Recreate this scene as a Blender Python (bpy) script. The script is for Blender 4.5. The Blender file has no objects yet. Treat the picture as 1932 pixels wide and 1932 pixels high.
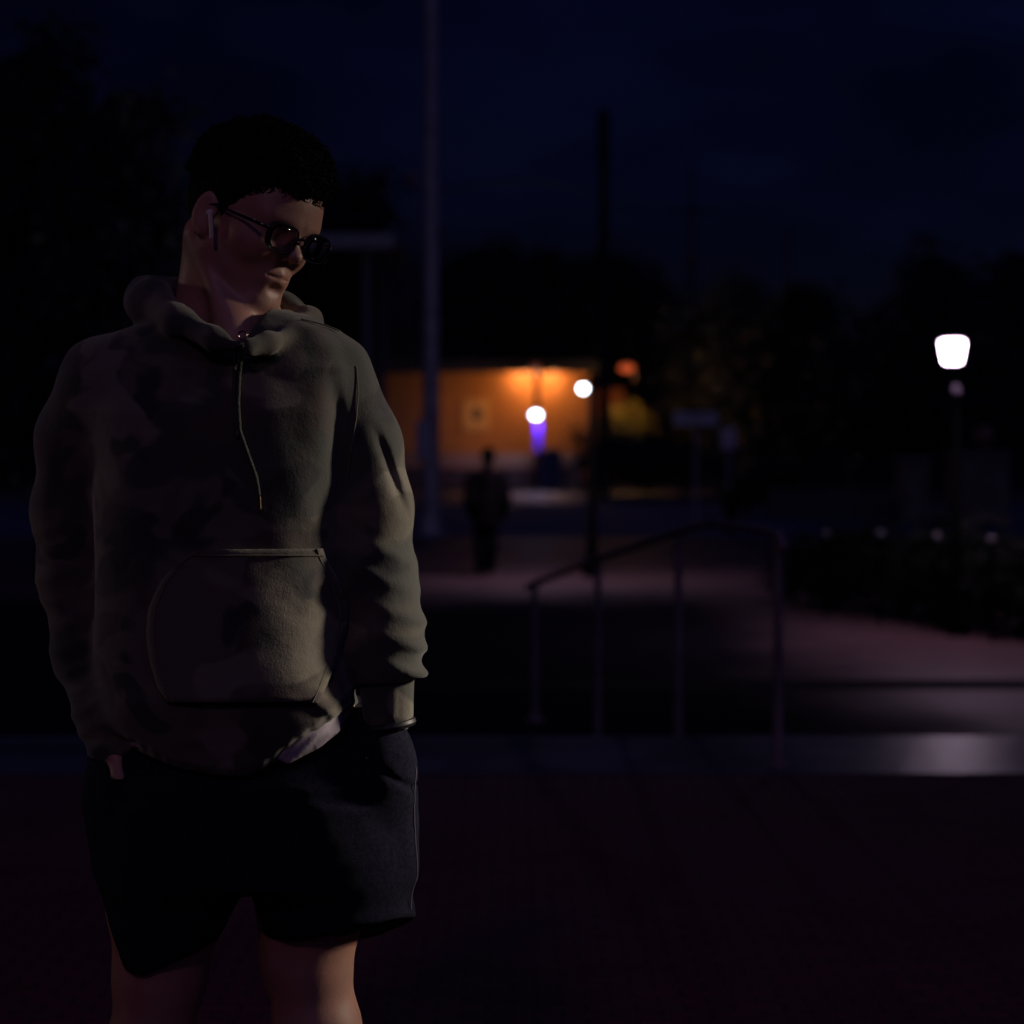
import bpy, math, random
import numpy as np
from mathutils import Vector, Matrix

random.seed(7); RNG = np.random.default_rng(7)
SC = bpy.context.scene
C = SC.collection
R = math.radians

# ------------------------------------------------------------------ camera, sky, moon, exposure
CZ, F, CX, HY = 1.355, 3567.0, 966.0, 840.0          # camera height, focal length and horizon in picture units (1932 wide)
cd = bpy.data.cameras.new('camera'); cam = bpy.data.objects.new('camera', cd); C.objects.link(cam)
cam.location = (0, 0, CZ); cam.rotation_euler = (R(90), 0, 0)
cd.sensor_width = 36; cd.lens = 36 * F / 1932; cd.shift_y = -(966 - HY) / 1932
cd.clip_start = 0.05; cd.clip_end = 3000
cd.dof.use_dof = True; cd.dof.focus_distance = 2.58; cd.dof.aperture_fstop = 3.4; cd.dof.aperture_blades = 0
SC.camera = cam
w = bpy.data.worlds.new('World'); SC.world = w; w.use_nodes = True
wn, wl = w.node_tree.nodes, w.node_tree.links
sky = wn.new('ShaderNodeTexSky'); sky.sky_type = 'NISHITA'; sky.sun_disc = False
sky.sun_elevation = R(-3.3); sky.sun_rotation = R(62); sky.ozone_density = 6
wl.new(sky.outputs[0], wn['Background'].inputs[0])
SKY_STRENGTH = 0.135
# thin dark cloud banks in the night sky
tc = wn.new('ShaderNodeTexCoord'); mp = wn.new('ShaderNodeMapping'); mp.inputs['Scale'].default_value = (2.0, 2.0, 5.0)
mp.inputs['Location'].default_value = (1.35, 0.6, 0.7)
nz = wn.new('ShaderNodeTexNoise'); nz.inputs['Scale'].default_value = 1.6; nz.inputs['Detail'].default_value = 5
rp = wn.new('ShaderNodeMapRange'); rp.inputs['From Min'].default_value = 0.42; rp.inputs['From Max'].default_value = 0.60
rp.inputs['To Min'].default_value = SKY_STRENGTH * 0.45; rp.inputs['To Max'].default_value = SKY_STRENGTH * 1.2
wl.new(tc.outputs['Generated'], mp.inputs[0]); wl.new(mp.outputs[0], nz.inputs['Vector'])
wl.new(nz.outputs[0], rp.inputs[0]); wl.new(rp.outputs[0], wn['Background'].inputs[1])
sd = bpy.data.lights.new('sun', 'SUN'); so = bpy.data.objects.new('sun', sd); C.objects.link(so)
sd.energy = 0.10; sd.angle = R(60); sd.color = (0.24, 0.28, 1.0); so.rotation_euler = (R(42), 0, R(14))   # soft blue light of the overcast night sky
SC.view_settings.view_transform = 'Standard'; SC.view_settings.look = 'None'
SC.view_settings.exposure = 0; SC.view_settings.gamma = 1
try:
    SC.cycles.use_denoising = True
    SC.cycles.max_bounces = 6
    SC.cycles.sample_clamp_indirect = 2.0
except Exception: pass

ZL = -0.38                                            # level of the lower plaza
YP = 2.64                                             # depth at which the young man stands
def P(dx, dy, Y=YP):
    return np.array(((dx - CX) / F * Y, Y, CZ - (dy - HY) / F * Y))
def ground_y(dy, z=ZL): return (CZ - z) * F / (dy - HY)

# ------------------------------------------------------------------ materials
def mat(name, col, rough=0.8, metal=0.0, var=0.0, scale=8.0, bump=0.0, bscale=60.0, spec=0.5, sheen=0.0, col2=None):
    m = bpy.data.materials.new(name); m.use_nodes = True
    n, l = m.node_tree.nodes, m.node_tree.links; b = n['Principled BSDF']
    b.inputs['Base Color'].default_value = (*col, 1); b.inputs['Roughness'].default_value = rough
    b.inputs['Metallic'].default_value = metal; b.inputs['Specular IOR Level'].default_value = spec
    if sheen: b.inputs['Sheen Weight'].default_value = sheen; b.inputs['Sheen Roughness'].default_value = 0.5
    t = n.new('ShaderNodeTexCoord')
    if var or col2:
        z = n.new('ShaderNodeTexNoise'); z.inputs['Scale'].default_value = scale; z.inputs['Detail'].default_value = 6
        l.new(t.outputs['Object'], z.inputs['Vector'])
        r = n.new('ShaderNodeValToRGB'); r.color_ramp.elements[0].position = 0.35; r.color_ramp.elements[1].position = 0.65
        c2 = col2 or tuple(min(1, c * (1 + var)) for c in col)
        r.color_ramp.elements[0].color = (*[c * (1 - var) for c in col], 1); r.color_ramp.elements[1].color = (*c2, 1)
        l.new(z.outputs[0], r.inputs[0]); l.new(r.outputs[0], b.inputs['Base Color'])
    if bump:
        z = n.new('ShaderNodeTexNoise'); z.inputs['Scale'].default_value = bscale; z.inputs['Detail'].default_value = 8
        l.new(t.outputs['Object'], z.inputs['Vector'])
        u = n.new('ShaderNodeBump'); u.inputs['Strength'].default_value = bump; u.inputs['Distance'].default_value = 0.01
        l.new(z.outputs[0], u.inputs['Height']); l.new(u.outputs[0], b.inputs['Normal'])
    return m
def emit(name, col, s):
    m = bpy.data.materials.new(name); m.use_nodes = True; b = m.node_tree.nodes['Principled BSDF']
    b.inputs['Base Color'].default_value = (*col, 1); b.inputs['Emission Color'].default_value = (*col, 1)
    b.inputs['Emission Strength'].default_value = s; return m
def brick_mat(name, c1, c2, mortar, scale, rough, bump=0.5, mortar_size=0.02, wet=0.0):
    m = bpy.data.materials.new(name); m.use_nodes = True
    n, l = m.node_tree.nodes, m.node_tree.links; b = n['Principled BSDF']
    b.inputs['Specular IOR Level'].default_value = .3
    t = n.new('ShaderNodeTexCoord'); k = n.new('ShaderNodeTexBrick')
    k.inputs['Color1'].default_value = (*c1, 1); k.inputs['Color2'].default_value = (*c2, 1); k.inputs['Mortar'].default_value = (*mortar, 1)
    k.inputs['Scale'].default_value = scale; k.inputs['Mortar Size'].default_value = mortar_size
    l.new(t.outputs['Object'], k.inputs['Vector'])
    z = n.new('ShaderNodeTexNoise'); z.inputs['Scale'].default_value = 0.9; z.inputs['Detail'].default_value = 8; z.inputs['Roughness'].default_value = 0.65
    l.new(t.outputs['Object'], z.inputs['Vector'])
    mx = n.new('ShaderNodeMixRGB'); mx.blend_type = 'MULTIPLY'; mx.inputs[0].default_value = 0.7
    rr = n.new('ShaderNodeMapRange'); rr.inputs['From Min'].default_value = 0.3; rr.inputs['From Max'].default_value = 0.7; rr.inputs['To Min'].default_value = 0.45; rr.inputs['To Max'].default_value = 1.1
    l.new(z.outputs[0], rr.inputs[0]); l.new(k.outputs[0], mx.inputs[1]); l.new(rr.outputs[0], mx.inputs[2]); l.new(mx.outputs[0], b.inputs['Base Color'])
    r2 = n.new('ShaderNodeMapRange'); r2.inputs['From Min'].default_value = 0.35; r2.inputs['From Max'].default_value = 0.65
    r2.inputs['To Min'].default_value = rough - wet; r2.inputs['To Max'].default_value = rough + 0.1
    l.new(z.outputs[0], r2.inputs[0]); l.new(r2.outputs[0], b.inputs['Roughness'])
    f = n.new('ShaderNodeTexNoise'); f.inputs['Scale'].default_value = 25; f.inputs['Detail'].default_value = 6
    l.new(t.outputs['Object'], f.inputs['Vector'])
    ad = n.new('ShaderNodeMath'); ad.operation = 'SUBTRACT'; l.new(f.outputs[0], ad.inputs[0]); l.new(k.outputs['Fac'], ad.inputs[1])
    u = n.new('ShaderNodeBump'); u.inputs['Strength'].default_value = bump; u.inputs['Distance'].default_value = 0.008
    l.new(ad.outputs[0], u.inputs['Height']); l.new(u.outputs[0], b.inputs['Normal'])
    return m

# ------------------------------------------------------------------ mesh helpers
class MB:
    def __init__(s): s.v = []; s.f = []
    def add(s, v, f):
        o = len(s.v); s.v += [tuple(map(float, p)) for p in v]; s.f += [tuple(o + i for i in q) for q in f]; return s
    def box(s, c, d, bevel=0.0, rz=0.0):
        x, y, z = [k / 2 for k in d]; b = min(bevel, x * .9, y * .9, z * .9)
        if b <= 0:
            v = [(i, j, k) for i in (-x, x) for j in (-y, y) for k in (-z, z)]
            f = [(0, 1, 3, 2), (4, 6, 7, 5), (0, 4, 5, 1), (2, 3, 7, 6), (0, 2, 6, 4), (1, 5, 7, 3)]
        else:                                        # chamfered box: octagonal rings
            v = []; f = []
            for zz, ins in ((-z, b), (-z + b, 0), (z - b, 0), (z, b)):
                X, Y_ = x - ins, y - ins
                v += [(X, -Y_ + b, zz), (X, Y_ - b, zz), (X - b, Y_, zz), (-X + b, Y_, zz), (-X, Y_ - b, zz), (-X, -Y_ + b, zz), (-X + b, -Y_, zz), (X - b, -Y_, zz)]
            for r_ in range(3):
                for k in range(8):
                    a = r_ * 8 + k; q = r_ * 8 + (k + 1) % 8; f.append((a, q, q + 8, a + 8))
            f.append(tuple(range(7, -1, -1))); f.append(tuple(range(24, 32)))
        cs, sn = math.cos(rz), math.sin(rz)
        v = [(c[0] + p[0] * cs - p[1] * sn, c[1] + p[0] * sn + p[1] * cs, c[2] + p[2]) for p in v]
        return s.add(v, f)
    def tube(s, pts, rad, n=10, closed=False, flat=1.0):
        pts = [Vector(p) for p in pts]; m = len(pts)
        rad = rad if hasattr(rad, '__len__') else [rad] * m
        v = []; f = []; prev = None
        for i, p in enumerate(pts):
            if closed: t = pts[(i + 1) % m] - pts[i - 1]
            else: t = pts[min(i + 1, m - 1)] - pts[max(i - 1, 0)]
            t.normalize()
            a = prev if prev is not None else (Vector((0, 0, 1)) if abs(t.z) < .9 else Vector((1, 0, 0)))
            a = (a - t * a.dot(t)).normalized(); prev = a; b = t.cross(a)
            for k in range(n):
                th = 2 * math.pi * k / n; v.append(p + (a * math.cos(th) + b * math.sin(th) * flat) * rad[i])
        for i in range(m if closed else m - 1):
            for k in range(n):
                j = (i + 1) % m; f.append((i * n + k, i * n + (k + 1) % n, j * n + (k + 1) % n, j * n + k))
        if not closed: f.append(tuple(range(n - 1, -1, -1))); f.append(tuple((m - 1) * n + k for k in range(n)))
        return s.add(v, f)
    def lathe(s, c, prof, n=24):                      # prof: (radius, z) upward
        v = []; f = []
        for r_, z in prof:
            for k in range(n):
                th = 2 * math.pi * k / n; v.append((c[0] + r_ * math.cos(th), c[1] + r_ * math.sin(th), c[2] + z))
        for i in range(len(prof) - 1):
            for k in range(n): f.append((i * n + k, i * n + (k + 1) % n, (i + 1) * n + (k + 1) % n, (i + 1) * n + k))
        f.append(tuple(range(n - 1, -1, -1))); f.append(tuple((len(prof) - 1) * n + k for k in range(n)))
        return s.add(v, f)
    def ball(s, c, r_, n=14):
        r_ = r_ if hasattr(r_, '__len__') else (r_, r_, r_)
        v = []; f = []; m = n // 2 + 1
        for i in range(1, m):
            a = math.pi * i / m
            for k in range(n):
                th = 2 * math.pi * k / n
                v.append((c[0] + r_[0] * math.sin(a) * math.cos(th), c[1] + r_[1] * math.sin(a) * math.sin(th), c[2] - r_[2] * math.cos(a)))
        b = len(v); v += [(c[0], c[1], c[2] - r_[2]), (c[0], c[1], c[2] + r_[2])]
        for i in range(m - 2):
            for k in range(n): f.append((i * n + k, i * n + (k + 1) % n, (i + 1) * n + (k + 1) % n, (i + 1) * n + k))
        for k in range(n): f.append((b, (k + 1) % n, k)); f.append((b + 1, (m - 2) * n + k, (m - 2) * n + (k + 1) % n))
        return s.add(v, f)
    def build(s, name, m, parent=None, smooth=True): return mesh_obj(name, s.v, s.f, m, parent, smooth)

def mesh_obj(name, v, f, m, parent=None, smooth=True):
    me = bpy.data.meshes.new(name); me.from_pydata([tuple(p) for p in v], [], f if isinstance(f, list) else f.tolist()); me.validate(); me.update()
    if smooth:
        me.polygons.foreach_set('use_smooth', [True] * len(me.polygons))
        me.set_sharp_from_angle(angle=R(38))
    me.materials.append(m)
    o = bpy.data.objects.new(name, me); C.objects.link(o)
    if parent is not None:
        o.parent = parent; o.matrix_parent_inverse = Matrix.Translation(parent_world(parent)).inverted()
    return o
def parent_world(o):
    p = Vector(o.location)
    if o.parent is not None: return p if o.matrix_parent_inverse == Matrix.Identity(4) else p + parent_world(o.parent) + o.matrix_parent_inverse.translation
    return p
def tag(o, label, cat, group=None):
    o['label'] = label; o['category'] = cat
    if group: o['group'] = group
    return o
def thing(name, loc, label, cat, group=None):
    o = bpy.data.objects.new(name, None); C.objects.link(o); o.location = tuple(map(float, loc)); o.empty_display_size = .1
    return tag(o, label, cat, group)
def struct(o): o['kind'] = 'structure'; return o

# ------------------------------------------------------------------ ground
M_terrace = brick_mat('terrace_brick', (.31, .075, .095), (.24, .062, .078), (.08, .05, .06), 4.2, .82, .5)
M_strip = mat('coping_concrete', (.11, .11, .14), .44, var=.35, scale=1.7, bump=.4, bscale=9, spec=.35)
M_plaza = brick_mat('plaza_brick', (.20, .11, .11), (.15, .085, .09), (.08, .06, .065), 3.2, .62, .6, wet=.14)
def pool_edge_shade(m):
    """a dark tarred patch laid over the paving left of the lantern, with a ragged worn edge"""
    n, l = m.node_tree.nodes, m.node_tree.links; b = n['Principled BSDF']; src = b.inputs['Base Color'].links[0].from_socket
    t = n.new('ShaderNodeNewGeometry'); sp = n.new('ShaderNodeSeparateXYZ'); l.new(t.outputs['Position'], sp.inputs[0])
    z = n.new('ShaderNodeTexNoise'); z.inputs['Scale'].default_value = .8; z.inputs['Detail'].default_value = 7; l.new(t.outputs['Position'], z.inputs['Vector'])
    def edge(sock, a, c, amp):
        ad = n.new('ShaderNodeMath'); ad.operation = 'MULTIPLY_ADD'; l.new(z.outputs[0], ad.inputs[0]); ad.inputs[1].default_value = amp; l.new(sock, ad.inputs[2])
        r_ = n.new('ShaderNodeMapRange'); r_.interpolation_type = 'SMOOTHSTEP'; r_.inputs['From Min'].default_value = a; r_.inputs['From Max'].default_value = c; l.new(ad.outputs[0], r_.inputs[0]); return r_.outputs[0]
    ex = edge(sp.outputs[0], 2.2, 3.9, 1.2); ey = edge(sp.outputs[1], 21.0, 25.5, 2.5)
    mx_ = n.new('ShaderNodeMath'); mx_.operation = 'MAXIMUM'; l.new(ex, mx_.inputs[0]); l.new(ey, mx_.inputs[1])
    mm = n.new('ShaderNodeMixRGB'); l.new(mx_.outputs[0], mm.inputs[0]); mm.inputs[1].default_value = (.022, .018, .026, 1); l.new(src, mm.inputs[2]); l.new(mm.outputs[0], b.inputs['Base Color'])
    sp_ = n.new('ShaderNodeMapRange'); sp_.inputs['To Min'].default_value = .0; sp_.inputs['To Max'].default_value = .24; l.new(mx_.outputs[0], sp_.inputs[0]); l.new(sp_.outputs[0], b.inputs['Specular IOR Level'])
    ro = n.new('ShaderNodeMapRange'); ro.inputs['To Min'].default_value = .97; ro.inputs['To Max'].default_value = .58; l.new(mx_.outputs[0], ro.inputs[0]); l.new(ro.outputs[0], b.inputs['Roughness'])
pool_edge_shade(M_plaza)  # paving colour darkened where the lantern's pool of light ends
def wet_stretch(m):
    """the coping is wet and shiny towards the lantern, dry elsewhere"""
    n, l = m.node_tree.nodes, m.node_tree.links; b = n['Principled BSDF']
    t = n.new('ShaderNodeNewGeometry'); sp = n.new('ShaderNodeSeparateXYZ'); l.new(t.outputs['Position'], sp.inputs[0])
    z = n.new('ShaderNodeTexNoise'); z.inputs['Scale'].default_value = 2.2; z.inputs['Detail'].default_value = 6; l.new(t.outputs['Position'], z.inputs['Vector'])
    ad = n.new('ShaderNodeMath'); ad.operation = 'MULTIPLY_ADD'; l.new(z.outputs[0], ad.inputs[0]); ad.inputs[1].default_value = 1.0; l.new(sp.outputs[0], ad.inputs[2])
    for name, lo_, hi_ in (('Roughness', .80, .33), ('Specular IOR Level', .08, .75)):
        r_ = n.new('ShaderNodeMapRange'); r_.interpolation_type = 'SMOOTHSTEP'; r_.inputs['From Min'].default_value = 1.4; r_.inputs['From Max'].default_value = 2.2
        r_.inputs['To Min'].default_value = lo_; r_.inputs['To Max'].default_value = hi_; l.new(ad.outputs[0], r_.inputs[0]); l.new(r_.outputs[0], b.inputs[name])
wet_stretch(M_strip)
M_step = mat('step_concrete', (.10, .095, .10), .6, var=.3, scale=2, bump=.3, bscale=14)
M_band = mat('drain_band', (.012, .012, .016), .97, var=.2, bump=.3, spec=.02)
def sheet(name, x0, x1, y0, y1, z, m, th=0.0):
    return struct(MB().box(((x0 + x1) / 2, (y0 + y1) / 2, z - max(th, .02) / 2), (x1 - x0, y1 - y0, max(th, .02))).build(name, m, None, False))
sheet('ground', -1600, 1600, 11.2, 2500, ZL - .004, mat('distant_ground', (.03, .027, .036), .95, var=.3, scale=.05, spec=.05))
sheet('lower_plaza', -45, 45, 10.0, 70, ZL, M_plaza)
sheet('terrace', -30, 30, -14, 7.78, 0.0, M_terrace, .5)
sheet('coping_strip', -30, 30, 7.784, 8.80, 0.004, M_strip, .5)
for i in range(3):
    sheet('step', -30, 30, 8.802 + .36 * i, 9.16 + .36 * i, -.095 * (i + 1), M_step, .5)
sheet('drain_band', -45, 45, 13.45, 13.95, ZL + .004, M_band)
sheet('path', -20, 26, 36, 56, ZL + .008, mat('pale_path', (.10, .11, .19), .9, var=.3, scale=.6, bump=.3, bscale=4, spec=.1))

# ------------------------------------------------------------------ street lamps
M_post = mat('black_post_paint', (.0018, .0018, .0024), .85, var=.2, bump=.15, bscale=30, spec=.05)
M_galv = mat('galvanised_steel', (.50, .43, .45), .55, metal=.2, var=.25, scale=3, bump=.1, bscale=12)
def point(name, loc, col, energy, r_=.08, parent=None, cone=0):
    d = bpy.data.lights.new(name, 'SPOT' if cone else 'POINT')
    if cone: d.spot_size = R(cone); d.spot_blend = .7
    d.color = col; d.energy = energy; d.shadow_soft_size = r_
    o = bpy.data.objects.new(name, d); C.objects.link(o); o.location = tuple(map(float, loc))
    if parent is not None: o.parent = parent; o.matrix_parent_inverse = Matrix.Translation(parent_world(parent)).inverted()
    return o
def lantern_lamp(dx, dyc, Y, base_z, em, label, group=None, scale=1.0, off=.04):
    """post-top lantern: flared glass body under a dark cap on a fluted post"""
    c = P(dx, dyc, Y); px = c[0] + off; h = c[2] - base_z
    t = thing('street_lamp', (px, Y, base_z), label, 'street lamp', group)
    s = scale
    MB().lathe((px, Y, base_z), [(.11, 0), (.11, .10), (.08, .15), (.07, .4), (.05, .48), (.042, .54), (.035, 1.2), (.026, h - .80 * s), (.034, h - .78 * s), (.034, h - .75 * s), (.016, h - .74 * s), (.014, h - .40 * s)], 16).build('post', M_post, t)
    MB().ball((px, Y, base_z + h - .66 * s), (.085 * s, .085 * s, .085 * s)).build('neck_ball', mat('lamp_neck', (.30, .25, .32), .5, var=.2), t)
    MB().lathe((px, Y, base_z + h - .42 * s), [(.03 * s, 0), (.035 * s, .08 * s), (.09 * s, .14 * s), (.12 * s, .20 * s)], 16).build('lamp_cradle', mat('matt_black_iron', (.006, .006, .007), .9, spec=.1), t)
    g = MB().lathe((c[0], Y, c[2]), [(.11 * s, -.20 * s), (.145 * s, -.19 * s), (.165 * s, -.13 * s), (.205 * s, .10 * s), (.215 * s, .15 * s), (.205 * s, .19 * s), (.16 * s, .205 * s)], 24).build('lamp_glass', em, t)
    MB().lathe((c[0], Y, c[2]), [(.19 * s, .212 * s), (.235 * s, .225 * s), (.20 * s, .27 * s), (.10 * s, .33 * s), (.04 * s, .36 * s), (.03 * s, .42 * s), (.012 * s, .46 * s)], 20).build('lamp_cap', M_post, t)
    return t, c
M_white = emit('lamp_white', (1.0, .74, 1.0), 18)
t, c = lantern_lamp(1797, 664, 17.2, ZL, M_white, 'black post lamp with bright flared white lantern beside the low hedge', scale=.52)
point('lamp_light', (c[0] - .05, 16.4, c[2] - .12), (1.0, .66, .98), 60, .12, t, 160)

# lamp hung from an arm in front of the orange wall
t = thing('street_lamp', (P(1115, 1085, 25)[0], 25, ZL), 'slim dark post lamp with a bright white globe hung beside its top', 'street lamp')
a = P(1117, 715, 25); g = P(1100, 733, 25)
MB().lathe((a[0], 25, ZL), [(.13, 0), (.13, .1), (.075, .16), (.055, .9), (.05, a[2] - ZL - .03), (.03, a[2] - ZL)], 14).build('post', M_post, t)
MB().tube([(a[0], 25, a[2] - .05), (a[0] - .05, 24.98, a[2] + .03), (g[0], 24.95, g[2] + .13), (g[0], 24.95, g[2] + .08)], .014, 8).build('arm', M_post, t)
MB().ball((g[0], 24.95, g[2]), .058, 18).build('lamp_globe', emit('lamp_cool', (.80, .90, 1.0), 12), t)
point('lamp_light', (g[0] - .1, 24.0, g[2] - .05), (.95, .66, 1.0), 27, .08, t, 132)
point('lamp_light', (g[0] - .5, 24.2, g[2]), (.9, .68, 1.0), 42, .08, t)
MB().lathe((g[0], 24.95, g[2]), [(.075, .045), (.05, .072), (.02, .09)], 14).build('lamp_cap', M_post, t)
# two tier lamp post near the wall, lower globe lit, with a violet light column
YT = 76.0
t = thing('street_lamp', (P(1013, 918, YT)[0], YT, ZL), 'tall thin post in front of the orange wall with lit lower globe above violet light', 'street lamp')
b = P(1013, 694, YT); g = P(1011, 783, YT)
MB().lathe((b[0], YT, ZL), [(.15, 0), (.15, .2), (.08, .3), (.07, 2.0), (.07, 3.0), (.10, 3.1), (.11, 3.4), (.11, 4.0), (.09, b[2] - ZL - .15)], 14).build('post', M_post, t)
MB().ball((b[0] - .06, YT, b[2]), .20, 18).build('upper_globe', emit('dim_globe', (.9, .25, .10), .045), t)
MB().ball((g[0], YT - .22, g[2]), (.20, .12, .145), 18).build('lamp_globe', emit('lamp_cold', (.84, .92, 1.0), 9), t)
point('lamp_light', (g[0], YT - .6, g[2] - .1), (.50, .52, 1.0), 95, .1, t)
vz = P(0, 826, YT)[2]
MB().box((b[0] + .05, YT - .20, vz), (.30, .12, 1.2), .03).build('violet_light_column', emit('violet_led', (.17, .03, 1.0), .05), t)
point('violet_light', (b[0] - 1.2, YT - 3.0, ZL + .45), (.22, .08, 1.0), 3.5, .1, t)
# small dim orange lamp right of the wall
t = thing('street_lamp', (P(1200, 918, 80)[0], 80, ZL), 'dark lamp post with a dim orange head above the lit shrub', 'street lamp')
a = P(1198, 718, 80); g = P(1183, 694, 80)
MB().lathe((a[0], 80, ZL), [(.12, 0), (.07, .3), (.055, a[2] - ZL)], 12).build('post', M_post, t)
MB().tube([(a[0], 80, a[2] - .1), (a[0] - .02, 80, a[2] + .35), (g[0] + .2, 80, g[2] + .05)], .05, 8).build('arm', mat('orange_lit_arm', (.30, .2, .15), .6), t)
MB().ball((g[0], 80, g[2]), (.34, .22, .20), 16).build('lamp_head', emit('dim_orange', (1.0, .22, .09), .13), t)
point('lamp_light', (g[0], 78.0, g[2] - .9), (1.0, .50, .10), 85, .1, t)

# ------------------------------------------------------------------ orange lit building
YB = 82.0; SB = F / YB
bc = P(950, 800, YB)
bld = thing('building', (bc[0], YB, ZL), 'low building with curved orange lit wall beyond the plaza', 'building')
xl, xr = P(560, 0, YB)[0], P(1112, 0, YB)[0]; zt = P(0, 703, YB)[2]
def wall_y(x): return YB + ((x - P(985, 0, YB)[0]) / 8.0) ** 2 * .9
n_ = 40; v = []; f = []
for i in range(n_ + 1):
    x = xl + (xr - xl) * i / n_
    for z in (ZL, zt): v.append((x, wall_y(x), z)); v.append((x, wall_y(x) + .35, z))
for i in range(n_):
    a = i * 4; f += [(a, a + 4, a + 6, a + 2), (a + 1, a + 3, a + 7, a + 5), (a + 2, a + 6, a + 7, a + 3)]
f += [(0, 2, 3, 1), (n_ * 4, n_ * 4 + 1, n_ * 4 + 3, n_ * 4 + 2)]
M_ochre = mat('ochre_render', (.50, .235, .085), .85, var=.10, scale=.7, bump=.2, bscale=5)
mesh_obj('wall', v, f, M_ochre, bld, False)
v = []; f = []
for i in range(n_ + 1):
    x = xl - .4 + (xr - xl + .8) * i / n_; z_ = zt - .25 * ((x - P(985, 0, YB)[0]) / 8.0) ** 2 * .3
    for yy, zz in ((-1.3, 0), (-1.3, .5), (8, .5), (8, 0)): v.append((x, wall_y(x) + yy, z_ + zz))
for i in range(n_):
    a = i * 4; f += [(a, a + 1, a + 5, a + 4), (a + 1, a + 2, a + 6, a + 5), (a + 2, a + 3, a + 7, a + 6), (a + 3, a, a + 4, a + 7)]
f += [(0, 3, 2, 1), (n_ * 4, n_ * 4 + 1, n_ * 4 + 2, n_ * 4 + 3)]
mesh_obj('roof', v, f, mat('dark_roof', (.03, .03, .035), .7, var=.2), bld, False)
xr2 = P(1178, 0, YB + 3)[0]
MB().box(((xr + xr2) / 2, YB + 3.2, (ZL + zt - .6) / 2), (xr2 - xr, .3, zt - .6 - ZL)).build('wall', mat('ochre_wing', (.42, .17, .05), .85, var=.15, scale=.8), bld, False)
MB().box(((xl + xr) / 2, YB + 6.5, (ZL + zt) / 2), (xr - xl - .5, 4, zt - ZL - .1)).build('back_wall', M_ochre, bld, False)
pc = P(898, 783, YB)
ps = MB().box((pc[0], wall_y(pc[0]) - .05, pc[2]), (1.15, .05, 1.35), .01).build('poster', mat('poster_paper', (.62, .40, .17), .7, var=.05), bld)
MB().ball((pc[0] + .05, wall_y(pc[0]) - .08, pc[2] + .05), (.26, .012, .30), 16).build('emblem', mat('poster_mark', (.16, .12, .10), .8), ps)
lx = P(1013, 0, YB)[0]
MB().box((lx, wall_y(lx) - .42, zt - .06), (.30, .16, .09), .02).build('downlight', emit('downlight_glow', (1.0, .70, .40), 1.2), bld)
for dx_ in (984, 1043):
    x_ = P(dx_, 0, YB)[0]; point('wall_light', (x_, wall_y(x_) - .55, zt - .14), (1.0, .46, .20), 40, .1, bld)
point('wall_light', (lx, wall_y(lx) - 1.2, zt - .35), (1.0, .42, .12), 85, .1, bld)
point('wall_light', (P(905, 0, YB)[0], wall_y(P(905, 0, YB)[0]) - 2.2, zt - 1.9), (1.0, .40, .08), 30, .08, bld)
lw = thing('low_wall', (P(880, 0, 78)[0], 78, ZL), 'low pale topped wall running in front of the orange building', 'wall')
wx0, wx1 = P(640, 0, 78)[0], P(1098, 0, 78)[0]; wz0, wz1 = P(0, 885, 78)[2], P(0, 856, 78)[2]
MB().box(((wx0 + wx1) / 2, 78, (ZL + wz0) / 2), (wx1 - wx0, .40, wz0 - ZL), .02).build('plinth', mat('dark_plinth', (.10, .06, .06), .8, var=.2), lw)
MB().box(((wx0 + wx1) / 2, 77.98, (wz0 + wz1) / 2 + .002), (wx1 - wx0 + .1, .50, wz1 - wz0), .04).build('coping', mat('pale_low_wall', (.50, .27, .16), .7, var=.15, scale=.8), lw)
point('wall_light', (P(1142, 0, YB)[0], YB + 1.6, zt - 1.4), (1.0, .36, .10), 14, .1, bld)
point('path_light', (P(900, 0, 76)[0], 75.5, ZL + 1.2), (1.0, .30, .12), 9, .1, bld)

# cabinet and bins by the wall
t = thing('utility_cabinet', (P(1038, 918, 74)[0], 74, ZL), 'grey steel cabinet standing before the orange wall right of the thin lamp post', 'cabinet')
cc = P(1038, 882, 74); hh = P(0, 848, 74)[2] - ZL
M_cab = mat('cabinet_grey', (.13, .15, .19), .55, var=.15)
MB().box((cc[0], 74, ZL + hh / 2), (.82, .5, hh - .08), .03).build('housing', M_cab, t)
MB().box((cc[0], 74, ZL + hh + .0), (.92, .6, .07), .02).build('lid', M_cab, t)
MB().box((cc[0] - .2, 73.735, ZL + hh * .5), (.36, .02, hh * .8), .005).box((cc[0] + .2, 73.735, ZL + hh * .5), (.36, .02, hh * .8), .005).build('door', mat('cabinet_door', (.11, .13, .17), .5), t)

# ------------------------------------------------------------------ poles and wires
M_wood = mat('weathered_pole', (.035, .030, .030), .9, var=.3, bump=.4, bscale=20)
def mast(name, dx, dy_top, Y, r0, r1, m, label, extra=None, lean=0.0, cat='pole'):
    b0 = P(dx, 900, Y); zt_ = P(dx, dy_top, Y)[2]
    t = thing(name, (b0[0], Y, ZL), label, cat)
    MB().tube([(b0[0], Y, ZL), (b0[0] + lean * .5, Y, (ZL + zt_) / 2), (b0[0] + lean, Y, zt_)], [r0, (r0 + r1) / 2, r1], 16).build('shaft', m, t)
    return t, b0[0], zt_
YA = ground_y(1010)
t, x_, z_ = mast('light_mast', 813, -160, YA, .175, .135, M_galv, 'tall pale steel mast rising out of the picture behind the young man', cat='mast')
MB().lathe((x_, YA, ZL), [(.32, 0), (.32, .04), (.22, .05), (.20, .35), (.18, .37)], 16).build('base_plate', M_galv, t)
q = P(776, 337, YA)
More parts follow.
